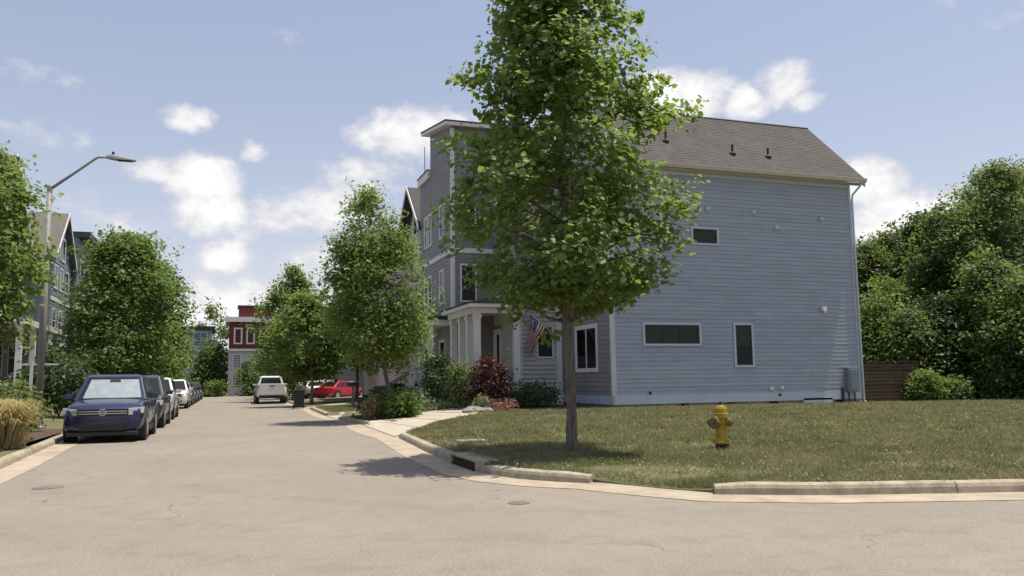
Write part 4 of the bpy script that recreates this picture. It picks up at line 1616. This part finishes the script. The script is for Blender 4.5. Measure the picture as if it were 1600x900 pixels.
def blades(P, n, hmin, hmax, name, label_kind='stuff', wmul=1.0):
    an = rng.uniform(0, 2 * np.pi, n)
    d = np.stack([np.cos(an), np.sin(an), np.zeros(n)], 1)
    dist = np.linalg.norm(P, axis=1)
    wd = rng.uniform(.004, .009, n) * (dist / 13).clip(.8, 2.2) * wmul
    h = rng.uniform(hmin, hmax, n)
    ln = rng.normal(0, 1, (n, 2)) * (h * .7)[:, None]
    V = np.zeros((n, 3, 3))
    z = hg_np(P)
    gd = np.hypot(P[:, 0] - 5.1, P[:, 1] - 9.4)
    z = np.where(gd < 2.2, .02 + (z - .02) * np.clip((gd - .3) / 1.7, 0, 1), z)
    B = np.concatenate([P, z[:, None]], 1)
    V[:, 0] = B - d * wd[:, None]
    V[:, 1] = B + d * wd[:, None]
    V[:, 2] = B
    V[:, 2, :2] += ln
    V[:, 2, 2] += h
    nzv = np.zeros(n)
    rg = np.random.default_rng(77)
    for k in range(14):
        th, fq, pz = rg.uniform(0, 6.28), rg.uniform(.6, 5.5), rg.uniform(0, 6.28)
        nzv += np.sin((P[:, 0] * math.cos(th) + P[:, 1] * math.sin(th)) * fq + pz + 1.2 * np.sin(P[:, 0] * math.sin(th) * 1.7 + pz))
    nzv = nzv / 3.2
    tint = np.clip(.42 + .34 * nzv + rng.normal(0, .27, n), 0, 1)
    o = np_mesh(name, V, [(0, 1, 2)], 3, M_gr, tint, kind=label_kind)
    return o


corner = [p for p in resample(KERB_R, .5) if p[1] < 20.7]
corner = [(x + .16, y + .1) for x, y in corner if x < 40] + [(40, 26), (13.6, 27.9), (8.6, 27.4), (6.5, 25.0)]
N = 700000
u = rng.uniform(0, 1, N) ** 1.5
dd = 9 + 34 * u
aa = rng.uniform(-.15, .96, N)
P = np.stack([np.sin(aa) * dd, np.cos(aa) * dd], 1)
P = P[poly_inside(P, corner)]
P = P[(np.linalg.norm(P - np.array([5.67, 13.25]), axis=1) > .17)]
# thin, worn patches
pn = np.zeros(len(P))
rg = np.random.default_rng(31)
for k in range(16):
    th, fq, pz = rg.uniform(0, 6.28), rg.uniform(.5, 4.0), rg.uniform(0, 6.28)
    pn += np.sin((P[:, 0] * math.cos(th) + P[:, 1] * math.sin(th)) * fq + pz + 1.4 * np.sin(P[:, 1] * math.cos(th) * 1.3 - P[:, 0] * math.sin(th) + pz))
P = P[rng.uniform(0, 1, len(P)) > np.clip((pn / 2.8 - .1) * .9, 0, .88)]
g = blades(P, len(P), .025, .085, 'grass')
# coarse tufts standing above the turf
Tc = np.stack([rng.uniform(3.5, 34, 5200), rng.uniform(7, 27, 5200)], 1)
Tc = Tc[poly_inside(Tc, corner)]
kk = rng.integers(8, 26, len(Tc))
Pt = np.repeat(Tc, kk, axis=0) + rng.normal(0, .07, (kk.sum(), 2))
ok = poly_inside(Pt, corner)
Pt = Pt[ok]
gt = blades(Pt, len(Pt), .06, .13, 'grass', wmul=1.3)
tt = np.repeat(np.clip(rng.normal(.4, .38, len(Tc)), 0, 1), kk)[ok]
gt.data.attributes['tint'].data.foreach_set('value', np.repeat(np.clip(tt + rng.normal(0, .12, len(tt)), 0, 1), 3).astype(np.float32))
isl = [(4.35, 35.9), (4.5, 45), (8.5, 45), (8.5, 36.8)]
P = np.stack([rng.uniform(4.3, 9, 26000), rng.uniform(35.8, 46, 26000)], 1)
P = P[poly_inside(P, isl)]
blades(P, len(P), .03, .09, 'grass', wmul=1.4)
# broadleaf weeds and clover scattered through the lawn
Pw = np.stack([rng.uniform(4, 32, 26000), rng.uniform(7, 27, 26000)], 1)
Pw = Pw[poly_inside(Pw, corner)]
keep = (np.sin(Pw[:, 0] * .9 + 1) + np.sin(Pw[:, 1] * 1.1 + Pw[:, 0] * .6) + rng.normal(0, .8, len(Pw))) > .4
Pw = Pw[keep]
P3 = np.concatenate([Pw, hg_np(Pw)[:, None] + rng.uniform(.02, .06, (len(Pw), 1))], 1)
leaves('weeds', P3, np.array([[0, 0, 1.0]]) + rng.normal(0, .45, P3.shape), .042, M_leafE, rng, False, None, kind='stuff')

Pd = np.stack([rng.uniform(4, 34, 13000), rng.uniform(7, 27, 13000)], 1)
Pd = Pd[poly_inside(Pd, corner)]
P3 = np.concatenate([Pd, hg_np(Pd)[:, None] + rng.uniform(.02, .07, (len(Pd), 1))], 1)
leaves('dry_leaves', P3, np.array([[0, 0, 1.0]]) + rng.normal(0, .5, P3.shape), .038, M_straw, rng, False, None, kind='stuff')

# flower beds: mulch sheets under the planting
def bed(poly, lift=.02):
    mb = MB()
    mb.face([(x, y, max(hg(x, y), .14) + lift) for x, y in poly])
    mb.build('planting_bed', M_mulch)['kind'] = 'structure'


bed([(8.5, 27.8), (13.7, 27.95), (13.7, 32.9), (11.8, 32.9), (11.8, 32.2), (9.5, 32.2), (9.4, 30.9)])
bed([(7.3, 31.4), (9.3, 33.2), (9.4, 36.4), (8.6, 36), (7.6, 33)])
bed([(4.45, 27.6), (5.6, 28.0), (6.9, 31.2), (4.4, 31.5)])
bed([(-4.2, 14), (-4.2, 27), (-7.5, 27), (-7, 14)])
# stones at the lawn edge
t = None
for i, (x, y, s) in enumerate(((8.55, 28.9, .3), (8.95, 28.75, .2), (8.2, 28.6, .16))):
    rg = np.random.default_rng(200 + i)
    bm = bmesh.new()
    bmesh.ops.create_icosphere(bm, subdivisions=2, radius=1)
    for v in bm.verts:
        k = 1 + .18 * math.sin(v.co.x * 5 + i) * math.cos(v.co.y * 4 + v.co.z * 3) + rg.normal(0, .03)
        v.co = Vector((v.co.x * s * 1.4 * k, v.co.y * s * k, v.co.z * s * .55 * k))
    me = bpy.data.meshes.new('edging_stone')
    bm.to_mesh(me)
    bm.free()
    me.materials.append(M_found)
    o = bpy.data.objects.new('edging_stone', me)
    o.location = (x, y, .32)
    COL.objects.link(o)
    tag(o, ['largest flat grey stone at the lawn edge by the path', 'grey stone touching the largest edge stone, on its right', 'smallest grey stone at the end of the sunlit path'][i], 'stone', 'edging stones by the path')

# ------------------------------------------------------------------ wooden fence
t = thing('wooden_fence', 'brown horizontal slat fence joining the blue house to the woods', 'fence', (25.95, 28.6, .15))
for i in range(11):
    mb = MB()
    dy = random.uniform(-.004, .004)
    mb.box(.05, 3.1, -.012 + dy, .012 + dy, .08 + i * .152, .08 + i * .152 + (.128 if i % 4 else .12))
    mb.build('slat', M_wood, t)
for x in (-.03, 1.5, 3.05):
    mb = MB()
    mb.box(x, x + .09, .014, .1, -.1, 1.8)
    mb.build('post', M_wood, t)
mb = MB()
mb.box(-.04, 3.16, -.03, .11, 1.8, 1.84)
mb.build('top_rail', M_wood, t)

# ------------------------------------------------------------------ fire hydrant
M_yel = mat('hydrant_yellow', (.36, .235, .022), .55, var=.35, vscale=11, bump=.3)
M_hgrey = mat('hydrant_cap', (.15, .115, .05), .6, var=.2, vscale=12)
t = thing('fire_hydrant', 'yellow fire hydrant with grey side cap standing in the corner lawn', 'fire hydrant', (8.1, 12.35, .13), R(-62))
t.scale = (1.0, 1.0, 1.14)
mb = MB()
mb.lathe([(.0, -.03), (.115, -.03), (.115, .13), (.0, .13)], n=18)
mb.build('base', M_black, t, smooth=False, bevel=.01)
mb = MB()
mb.lathe([(.155, .12), (.155, .15), (.11, .165), (.1, .2), (.1, .47), (.105, .5), (.13, .505), (.13, .54), (.0, .54)], n=20)
mb.build('barrel', M_yel, t)
for k in range(8):
    a = k * math.pi / 4
    mb = MB()
    mb.lathe([(.016, .15), (.016, .168), (.0, .168)], (.135 * math.cos(a), .135 * math.sin(a), .004), 6)
    mb.build('bolt', M_yel, t)
mb = MB()
mb.lathe([(.13, .541), (.13, .57), (.105, .575), (.105, .59), (.1, .64), (.08, .675), (.04, .69), (.0, .692)], n=20)
mb.build('bonnet', M_yel, t)
mb = MB()
mb.lathe([(.03, .685), (.035, .70), (.026, .705), (.024, .745), (.0, .745)], n=6)
mb.build('top_nut', M_black, t)
for nm, dx, dy, rr, ln in (('side_outlet', -1, -.25, .058, .2), ('side_outlet', 1, .25, .05, .17), ('pumper_outlet', -.25, -1, .075, .19)):
    d = Vector((dx, dy, 0)).normalized()
    mb = MB()
    c = Vector((0, 0, .44))
    mb.tube([c + d * .06, c + d * (ln - .05)], [rr * .85, rr * .85], 14)
    ot = mb.build(nm, M_yel, t)
    mb = MB()
    mb.tube([c + d * (ln - .055), c + d * ln, c + d * (ln + .02)], [rr * 1.25, rr * 1.3, rr * .9], 12)
    mb.tube([c + d * (ln + .015), c + d * (ln + .055)], [.02, .02], 5)
    mb.build('cap', M_hgrey, ot)

# ------------------------------------------------------------------ street lamp
t = thing('street_lamp', 'tall grey steel street lamp with slanted arm over the left kerb', 'street lamp', (-5.1, 26.9, .2))
mb = MB()
mb.tube([(0, 0, -.1), (0, 0, 7.05)], [.115, .07], 12)
mb.build('pole', M_steel, t, smooth=True)
mb = MB()
mb.lathe([(.2, -.05), (.2, .05), (.14, .09), (.125, .3), (.0, .3)], n=12)
mb.build('base_cover', M_steel, t)
mb = MB()
mb.lathe([(.073, 6.9), (.076, 7.1), (.03, 7.15), (0, 7.15)], n=10)
mb.build('pole_cap', M_steel, t)
mb = MB()
mb.tube([(.02, 0, 7.02), (.60, 0, 7.52), (1.18, 0, 8.03), (1.26, 0, 8.08), (1.7, 0, 8.12)], [.045, .042, .038, .036, .034], 8)
mb.build('arm', M_steel, t, smooth=True)
mb = MB()
rings = []
for x, hw, z0_, z1_ in ((1.47, .05, 8.07, 8.15), (1.6, .1, 8.05, 8.19), (1.85, .14, 8.03, 8.18), (2.15, .13, 8.03, 8.12), (2.3, .08, 8.04, 8.09)):
    rings.append([(x, -hw, z0_), (x, hw, z0_), (x, hw * .9, (z0_ + z1_) / 2), (x, hw * .5, z1_), (x, -hw * .5, z1_), (x, -hw * .9, (z0_ + z1_) / 2)])
mb.ring_loft(rings)
lh = mb.build('lamp_head', M_steel, t)
mb = MB()
mb.box(1.8, 2.2, -.10, .10, 8.018, 8.031)
mb.build('lens', M_blind, lh)
mb = MB()
mb.lathe([(.04, 8.19), (.04, 8.27), (.02, 8.29), (0, 8.29)], (1.66, 0, 0), 8)
mb.build('light_sensor', M_dark, lh)

# white T shaped sign post and porch railing on the left
t = thing('sign_post', 'white T shaped yard sign post beside the street lamp', 'sign post', (-6.3, 31.8, .25))
mb = MB()
mb.box(-.045, .045, -.045, .045, -.1, 2.1)
mb.box(-.06, .06, -.06, .06, 2.1, 2.13)
mb.build('post', M_white, t)
mb = MB()
mb.box(-.30, -.046, -.03, .03, 1.88, 1.94)
mb.box(.046, .80, -.03, .03, 1.88, 1.94)
mb.build('arm', M_white, t)
t = thing('porch_railing', 'white sloping porch stair railing at the left picture edge', 'railing', (-10.2, 41.3, .3))
P0, P1 = Vector((-1.4, 0, 2.05)), Vector((1.05, 0, 1.15))
for dz in (.0, -.68):
    mb = MB()
    mb.tube([P0 + Vector((0, 0, dz)), P1 + Vector((0, 0, dz))], .04, 6)
    mb.build('rail', M_white, t)
for i in range(17):
    p = P0.lerp(P1, i / 16)
    mb = MB()
    mb.box(p.x - .02, p.x + .02, -.02, .02, p.z - .68, p.z)
    mb.build('baluster', M_white, t)
for p in (P0, P1):
    mb = MB()
    mb.box(p.x - .06, p.x + .06, -.06, .06, -.1, p.z + .12)
    mb.build('post', M_white, t)
mb = MB()
for i in range(6):
    mb.box(-1.4 + .4 * i, -1.0 + .4 * i, .05, 1.3, -.1, 1.0 - .17 * i)
mb.build('stair', M_walk, t)

# ------------------------------------------------------------------ flag
t = thing('flag', 'american flag hanging from a slanted white pole by the porch', 'flag', (13.47, 32.85, 3.23))
mb = MB()
tip = Vector((-1.36, -.35, 1.0))
mb.tube([(0, 0, 0), tip], .022, 6)
mb.build('pole', M_white, t)
mb = MB()
mb.tube([tip, tip * 1.025], [.045, .03], 8)
mb.build('finial', M_gutter, t)
M_fr, M_fw, M_fb = mat('flag_red', (.45, .03, .04), .7), mat('flag_white', (.8, .78, .76), .7), mat('flag_blue', (.03, .045, .16), .7)
mb = MB()
NU, NV = 26, 26                                   # along the hoist x along the fly
hoist0, hoist1 = tip * .98, tip * .40
gridv = {}
for i in range(NU + 1):
    for j in range(NV + 1):
        a = hoist0.lerp(hoist1, i / NU)
        f_ = j / NV
        fall = Vector((-.30, 0, -1)) * (1.3 * f_)
        gather = Vector((-(a.x + 1.0), 0, 0)) * (.7 * smooth(f_ * 1.5))
        fold = .11 * math.sin(i / NU * 15 + f_ * 2.0) * smooth(f_ * 2)
        gridv[i, j] = a + fall + gather + Vector((fold * .45, fold, 0))
star_faces = []
for i in range(NU):
    for j in range(NV):
        canton = i < NU * 7 / 13 and j < NV * .4
        mb.cur = 2 if canton else (0 if (i // 2) % 2 == 0 else 1)
        mb.face([gridv[i, j], gridv[i + 1, j], gridv[i + 1, j + 1], gridv[i, j + 1]])
cloth = mb.build('cloth', [M_fr, M_fw, M_fb], t)
ms = MB()
for r_ in range(9):
    for c_ in range(6 if r_ % 2 == 0 else 5):
        ii = (r_ + .9) / 10 * NU * 7 / 13
        jj = (c_ + (.5 if r_ % 2 == 0 else 1.0)) / 6.2 * NV * .4
        i, j = int(ii), int(jj)
        o_ = gridv[i, j]
        du, dv = gridv[i + 1, j] - o_, gridv[i, j + 1] - o_
        c = o_ + du * (ii - i) + dv * (jj - j)
        n = du.cross(dv).normalized()
        e1, e2 = du.normalized(), n.cross(du.normalized())
        for sg in (1, -1):
            pts = []
            for k in range(10):
                rr = .028 if k % 2 == 0 else .011
                an = k * math.pi / 5
                pts.append(c + n * (.004 * sg) + (e1 * math.cos(an) + e2 * math.sin(an)) * rr)
            ms.face(pts if sg > 0 else pts[::-1])
ms.build('stars', M_fw, cloth)

# ------------------------------------------------------------------ vehicles
M_tyre = mat('tyre', (.018, .018, .018), .85)
M_rim = mat('alloy_rim', (.35, .35, .36), .35, metal=.8)
M_clad = mat('black_plastic', (.02, .02, .021), .6)
M_chrome = mat('chrome', (.6, .6, .6), .2, metal=1.0)
M_lampg = glass_mat('lamp_glass', (.32, .33, .33), rough=.1)
M_tail = mat('tail_lamp', (.35, .01, .01), .2)
M_cglass = glass_mat('car_glass', (.012, .014, .015), rough=.04)
M_wind = glass_mat('windscreen_glass', (.01, .012, .014), alpha=.3, rough=.03)
M_shade = mat('sun_shade_foil', (.52, .60, .64), .35, metal=.25, var=.15, vscale=5)
M_plate = mat('licence_plate', (.7, .7, .68), .5)


def paint(name, col, metal=.35):
    return mat(name, col, .32, metal=metal, spec=.5, coat=.6, var=.05, vscale=1.5)


def car(name, label, loc, rz, body, L=4.5, Wd=1.84, H=1.66, belt=1.02, hood=.98, clear=.24, cowl=-.95, roof0=-.25, roof1=1.75, tail=2.12,
        group=None, cat='car', wheel_r=.35, wb=(-1.36, 1.34), sunshade=False, bed=False, emblem=None, trunk_deck=None, rear_plate=False, bars=True):
    """front points to -y. Body lofted from cross sections, cabin above it, glass, wheels, lamps and trim as parts."""
    root = thing(name, label, cat, loc, rz, group)
    hw = Wd / 2
    h2 = L / 2
    deck = belt if trunk_deck is None else trunk_deck

    def ring(y, zb, zt, k):
        half = [(0, zb), (.72 * hw * k, zb), (.94 * hw * k, zb + .06), (hw * k, zb + .2), (hw * k, (zb + zt) / 2), (.985 * hw * k, zt - .13), (.93 * hw * k, zt - .03), (.74 * hw * k, zt + .005), (0, zt + .02)]
        return [(x, y, z) for x, z in half] + [(-x, y, z) for x, z in half[-2:0:-1]]
    st = [(-h2, clear + .14, hood - .28, .80), (-h2 + .04, clear + .02, hood - .2, .90), (-h2 + .16, clear - .02, hood - .09, .965), (-h2 + .42, clear, hood - .03, .99), (-h2 + .9, clear, hood + .01, 1.0),
          (cowl - .1, clear, hood + .06, 1.0), (cowl + .5, clear, belt, 1.0), (.6, clear, belt, 1.0), (h2 - .85, clear, deck, 1.0), (h2 - .3, clear + .03, deck, .985), (h2 - .08, clear + .06, deck - .05, .95), (h2 - .02, clear + .12, deck - .14, .91), (h2, clear + .2, deck - .3, .86)]
    mb = MB()
    mb.ring_loft([ring(*s) for s in st])
    bd = mb.build('body', body, root, smooth=True, sub=1)
    # cabin
    bw, tw_ = (hw * .955, hw * .74) if not bed else (hw * .9, hw * .72)
    rz0 = H - .05
    B = [Vector((-bw, cowl, belt - .03)), Vector((bw, cowl, belt - .03)), Vector((bw * .97, tail, deck - .03)), Vector((-bw * .97, tail, deck - .03))]
    T = [Vector((-tw_, roof0, rz0)), Vector((tw_, roof0, rz0)), Vector((tw_ * .97, roof1, rz0 - .02)), Vector((-tw_ * .97, roof1, rz0 - .02))]
    mb = MB()
    mb.ring_loft([B, T], cap0=True, cap1=False)
    cx = [Vector((p.x * .82, p.y + (.22 if i < 2 else -.2), H)) for i, p in enumerate(T)]
    mb.ring_loft([T, cx], cap0=False, cap1=True)
    mb.build('cabin', body, root, bevel=.035, seg=3)

    def patch(a, b, c, d, u0, u1, v0, v1, off, nm, mt, par=root, name_part=True):
        """glass pane on the quad a-b (bottom) d-c (top)"""
        P_ = lambda u, v: a.lerp(b, u).lerp(d.lerp(c, u), v)
        q = [P_(u0, v0), P_(u1, v0), P_(u1, v1), P_(u0, v1)]
        n = (q[1] - q[0]).cross(q[3] - q[0]).normalized()
        mbp = MB()
        mbp.prism([x + n * .0005 for x in q], n * off)
        return mbp.build(nm, mt, par)
    if sunshade:
        patch(B[0], B[1], T[1], T[0], .12, .93, .1, .86, .004, 'sun_shade', M_shade)
        patch(B[0], B[1], T[1], T[0], .44, .62, .74, .9, .006, 'mirror_patch', M_clad)
        patch(B[0], B[1], T[1], T[0], .06, .94, .05, .95, .012, 'windscreen', M_wind)
    else:
        patch(B[0], B[1], T[1], T[0], .06, .94, .05, .93, .008, 'windscreen', M_cglass)
    patch(B[2], B[3], T[3], T[2], .08, .92, .14, .9, .008, 'rear_window', M_cglass)
    sidecuts = ((.17, .46), (.5, .76), (.79, .93)) if not bed else ((.16, .5), (.55, .9))
    for s in (0, 1):
        for (u0_, u1_) in sidecuts:
            if s == 0:
                patch(B[1], B[2], T[2], T[1], u0_, u1_, .12, .9, .008, 'side_window', M_cglass)
            else:
                patch(B[3], B[0], T[0], T[3], 1 - u1_, 1 - u0_, .12, .9, .008, 'side_window', M_cglass)
    # wheels, arches
    for yw in wb:
        for s in (-1, 1):
            x0 = s * (hw - .21)
            mb = MB()
            mb.lathe([(0, s * .0), (wheel_r + .07, s * .0), (wheel_r + .07, s * .222), (wheel_r + .05, s * .226), (0, s * .226)], (x0, yw, wheel_r), 24, 'X')
            mb.build('wheel_arch', M_clad, root)
            mb = MB()
            mb.lathe([(0, 0), (wheel_r * .9, 0), (wheel_r, s * .02), (wheel_r, s * .2), (wheel_r * .93, s * .235), (wheel_r * .68, s * .24), (wheel_r * .66, s * .228), (0, s * .228)], (x0, yw, wheel_r), 24, 'X')
            wh = mb.build('wheel', M_tyre, root)
            mb = MB()
            for k in range(5):
                a = k * 2 * math.pi / 5
                d = Vector((0, math.cos(a), math.sin(a)))
                pdr = Vector((0, -math.sin(a), math.cos(a)))
                c = Vector((x0 + s * .229, yw, wheel_r))
                mb.obox(c + d * .03 - pdr * .04, d * (wheel_r * .64 - .03), pdr * .08, Vector((s * .014, 0, 0)))
            mb.lathe([(wheel_r * .6, s * .229), (wheel_r * .67, s * .229), (wheel_r * .67, s * .246), (wheel_r * .6, s * .246)], (x0, yw, wheel_r), 20, 'X')
            mb.lathe([(0, s * .23), (.06, s * .23), (.05, s * .247), (0, s * .247)], (x0, yw, wheel_r), 10, 'X')
            mb.build('rim', M_rim, wh)
    # sills and doors
    for s in (-1, 1):
        mb = MB()
        mb.box(s * hw * .9, s * (hw + .006), wb[0] + .5, wb[1] - .5, clear - .03, clear + .1)
        mb.build('sill', M_clad, root)
        mb = MB()
        for y in ((-.62, .42, 1.18) if not bed else (-.95, .2, .95)):
            mb.box(s * (hw - .004), s * (hw + .002), y, y + .012, clear + .12, belt - .13)
        mb.build('door_gap', M_black, root)
        for y in ((.22, 1.0) if not bed else (.0, .75)):
            mb = MB()
            mb.box(s * (hw - .01), s * (hw + .028), y - .18, y + .02, belt - .2, belt - .165)
            mb.build('door_handle', body, root)
        mb = MB()
        mb.prism([(s * (bw + .02), cowl + .34, belt + .02), (s * (bw + .24), cowl + .3, belt + .0), (s * (bw + .26), cowl + .3, belt + .14), (s * (bw + .05), cowl + .34, belt + .15)], (0, .12, 0))
        mb.build('side_mirror', body, root, bevel=.02)
    # front
    yf = -h2
    mb = MB()
    mb.box(-hw * .62, hw * .62, yf - .012, yf + .2, hood - .33, hood - .17)
    gr = mb.build('grille', M_black, root, bevel=.01)
    if bars:
        for z in (hood - .29, hood - .235):
            mb = MB()
            mb.box(-hw * .6, hw * .6, yf - .02, yf - .011, z, z + .016)
            mb.build('bar', M_chrome, gr)
    for s in (-1, 1):
        mb = MB()
        mb.prism([(s * hw * .63, yf - .05, hood - .33), (s * hw * .98, yf + .16, hood - .29), (s * hw * 1.0, yf + .24, hood - .13), (s * hw * .63, yf - .03, hood - .17)], (0, .12, 0))
        mb.build('headlight', M_lampg, root, bevel=.012)
        mb = MB()
        mb.prism([(s * hw * .58, yf - .02, clear + .16), (s * hw * .9, yf + .1, clear + .18), (s * hw * .9, yf + .1, clear + .28), (s * hw * .62, yf - .02, clear + .25)], (0, .12, 0))
        mb.build('fog_lamp', M_clad, root)
    mb = MB()
    mb.box(-hw * .55, hw * .55, yf - .025, yf + .15, clear + .06, clear + .22)
    mb.build('air_intake', M_black, root, bevel=.01)
    mb = MB()
    mb.box(-hw * .86, hw * .86, yf + .0, yf + .3, clear - .06, clear + .04)
    mb.build('front_skirt', M_clad, root, bevel=.02)
    if emblem:
        emblem(root, yf - .026, hood - .25)
    # rear
    for s in (-1, 1):
        mb = MB()
        mb.prism([(s * hw * .66, h2 + .012, deck - .3), (s * hw * .96, h2 - .1, deck - .28), (s * hw * .97, h2 - .14, deck - .06), (s * hw * .7, h2 - .01, deck - .1)], (0, -.1, 0))
        mb.build('tail_lamp', M_tail, root)
    mb = MB()
    mb.box(-hw * .84, hw * .84, h2 - .2, h2 + .03, clear + .03, clear + .24)
    mb.build('rear_bumper', M_clad, root, bevel=.02)
    if rear_plate:
        mb = MB()
        mb.box(-.15, .15, h2 + .031, h2 + .04, clear + .26, clear + .4)
        mb.build('number_plate', M_plate, root)
    if bed:
        mb = MB()
        mb.box(-hw * .82, hw * .82, tail + .08, h2 - .1, deck + .012, deck + .03)
        mb.build('cargo_bed', M_clad, root)
        mb = MB()
        for s in (-1, 1):
            mb.box(s * hw * .83, s * hw * .97, tail + .05, h2 - .06, deck - .02, deck + .09)
        mb.build('bed_rail', body, root, bevel=.02)
        mb = MB()
        mb.box(-hw * .82, hw * .82, h2 - .04, h2 + .02, clear + .3, deck + .085)
        tg = mb.build('tailgate', body, root, bevel=.02)
        mb = MB()
        mb.box(-.16, .16, h2 + .021, h2 + .035, deck - .1, deck - .03)
        mb.build('handle', M_clad, tg)
    return root


def vw_emblem(root, y, z):
    c = Vector((0, y, z))
    mb = MB()
    r0, r1, n = .072, .085, 24
    for k in range(n):
        a0, a1 = 2 * math.pi * k / n, 2 * math.pi * (k + 1) / n
        q = [c + Vector((math.cos(a) * r_, 0, math.sin(a) * r_)) for a, r_ in ((a0, r0), (a0, r1), (a1, r1), (a1, r0))]
        mb.prism(q, (0, -.012, 0))

    def stroke(p0, p1):
        p0, p1 = c + Vector((p0[0], 0, p0[1])), c + Vector((p1[0], 0, p1[1]))
        d = (p1 - p0).normalized()
        s = Vector((d.z, 0, -d.x)) * .008
        mb.prism([p0 - s, p0 + s, p1 + s, p1 - s], (0, -.010, 0))
    stroke((-.03, .064), (0, .008))
    stroke((.03, .064), (0, .008))
    stroke((-.062, .03), (-.03, -.05))
    stroke((-.03, -.05), (0, .002))
    stroke((0, .002), (.03, -.05))
    stroke((.03, -.05), (.062, .03))
    mb.build('emblem', M_chrome, root)
    mb = MB()
    mb.lathe([(0, 0), (.07, 0), (.07, .004), (0, .004)], (0, y, z), 20, 'Y')
    mb.build('emblem_plate', M_black, root)


GC = 'cars parked along the left kerb'
car('parked_suv', 'blue SUV with silver sun shade behind its windscreen, nearest parked car', (-2.87, 24.75, 0), 0, paint('blue_paint', (.010, .016, .058)), L=4.5, H=1.70, hood=1.0, belt=1.05, sunshade=True, emblem=vw_emblem, group=GC)
car('parked_suv', 'dark grey SUV directly behind the blue SUV', (-2.9, 31.2, 0), 0, paint('graphite_paint', (.035, .042, .048)), L=4.8, Wd=1.9, H=1.74, hood=1.05, belt=1.08, wb=(-1.45, 1.42), roof1=1.9, tail=2.25, group=GC)
car('parked_suv', 'silver and white SUV third from the front in the left row', (-2.95, 37.9, 0), 0, paint('silver_paint', (.52, .51, .49), .2), L=4.7, Wd=1.86, H=1.72, hood=1.02, belt=1.06, roof1=1.85, tail=2.2, group=GC)
car('parked_suv', 'white SUV facing the camera beyond the gap in the left row', (-3.1, 54.0, 0), 0, paint('white_paint', (.72, .72, .71), .0), L=4.7, Wd=1.9, H=1.72, hood=1.05, belt=1.08, roof1=1.85, tail=2.2, group=GC)
car('parked_car', 'grey car behind the white SUV in the left row', (-3.1, 61.0, 0), 0, paint('grey_paint', (.12, .125, .13)), H=1.55, group=GC)
car('parked_car', 'black car second behind the white SUV', (-3.1, 67.5, 0), 0, paint('black_paint', (.012, .012, .013)), H=1.6, group=GC)
car('parked_car', 'dark red car near the far end of the left row', (-3.1, 74.5, 0), 0, paint('maroon_paint', (.06, .01, .012)), H=1.5, group=GC)
car('parked_car', 'dark car last in the left row', (-3.1, 82.5, 0), 0, paint('black_paint', (.012, .012, .013)), H=1.6, group=GC)
car('pickup_truck', 'white pickup truck parked with its tailgate towards the camera', (2.95, 61.8, 0), 0, paint('white_paint', (.72, .72, .71), .0), L=5.7, Wd=2.05, H=1.93, belt=1.24, hood=1.18, clear=.36,
    cowl=-1.35, roof0=-.7, roof1=.9, tail=1.05, trunk_deck=1.30, wheel_r=.4, wb=(-1.85, 1.75), bed=True, cat='truck', rear_plate=True).rotation_euler = (0, 0, R(180))
car('red_car', 'bright red low car parked in a driveway behind the island lawn', (8.5, 65.4, .1), R(128), paint('red_paint', (.42, .008, .02), .15), L=4.4, H=1.44, belt=.96, hood=.9, clear=.2,
    cowl=-.75, roof0=.05, roof1=1.0, tail=1.65, trunk_deck=.98, wheel_r=.33)
car('parked_car', 'white car half hidden left of the red car', (6.9, 70.5, .1), R(180), paint('white_paint', (.72, .72, .71), .0), H=1.5)


# ------------------------------------------------------------------ bins, mailbox post
def bin_(label, loc, rz, mt):
    t = thing('wheelie_bin', label, 'bin', loc, rz, group='wheeled bins')
    mb = MB()
    rings = []
    for z, a, b in ((.06, .24, .26), (.5, .27, .3), (.95, .3, .34)):
        rings.append([(-a, -b, z), (a, -b, z), (a, b, z), (-a, b, z)])
    mb.ring_loft(rings)
    mb.build('body', mt, t, bevel=.03)
    mb = MB()
    mb.prism([(-.33, -.38, .955), (.33, -.38, .955), (.33, .38, .955), (-.33, .38, .955)], (0, 0, .05))
    mb.box(-.25, .25, -.3, .25, 1.006, 1.05)
    mb.build('lid', mt, t, bevel=.02)
    mb = MB()
    mb.tube([(-.28, .42, .92), (.28, .42, .92)], .018, 6)
    mb.build('handle', mt, t)
    for s in (-1, 1):
        mb = MB()
        mb.lathe([(0, 0), (.11, 0), (.11, s * .05), (0, s * .05)], (s * .25, .24, .11), 12, 'X')
        mb.build('wheel', M_tyre, t)
    return t


M_bin = mat('bin_green_plastic', (.016, .024, .02), .5, var=.1)
bin_('dark green wheeled bin standing in the street behind the pickup', (3.75, 46.6, 0), 0, M_bin)
bin_('black wheeled bin on the driveway by the beige wall', (8.2, 41.8, .27), R(20), mat('bin_black_plastic', (.012, .012, .013), .5))
bin_('second black wheeled bin, left of the one at the beige wall', (6.5, 36.8, .2), R(-10), mat('bin_black_plastic', (.012, .012, .013), .5))
t = thing('mailbox', 'small mailbox on a wooden post at the island lawn edge', 'mailbox', (5.9, 41.0, .17))
mb = MB()
mb.box(-.06, .06, -.06, .06, -.1, 1.05)
mb.build('post', mat('weathered_post', (.2, .17, .12), .8, var=.2), t)
mb = MB()
prof = [(-.1, 1.05), (.1, 1.05), (.1, 1.2)] + [(.1 * math.cos(a), 1.2 + .1 * math.sin(a)) for a in (R(30), R(60), R(90), R(120), R(150))] + [(-.1, 1.2)]
mb.prism([(-.25, y, z) for y, z in prof], (.5, 0, 0))
mb.build('box', M_dark, t)
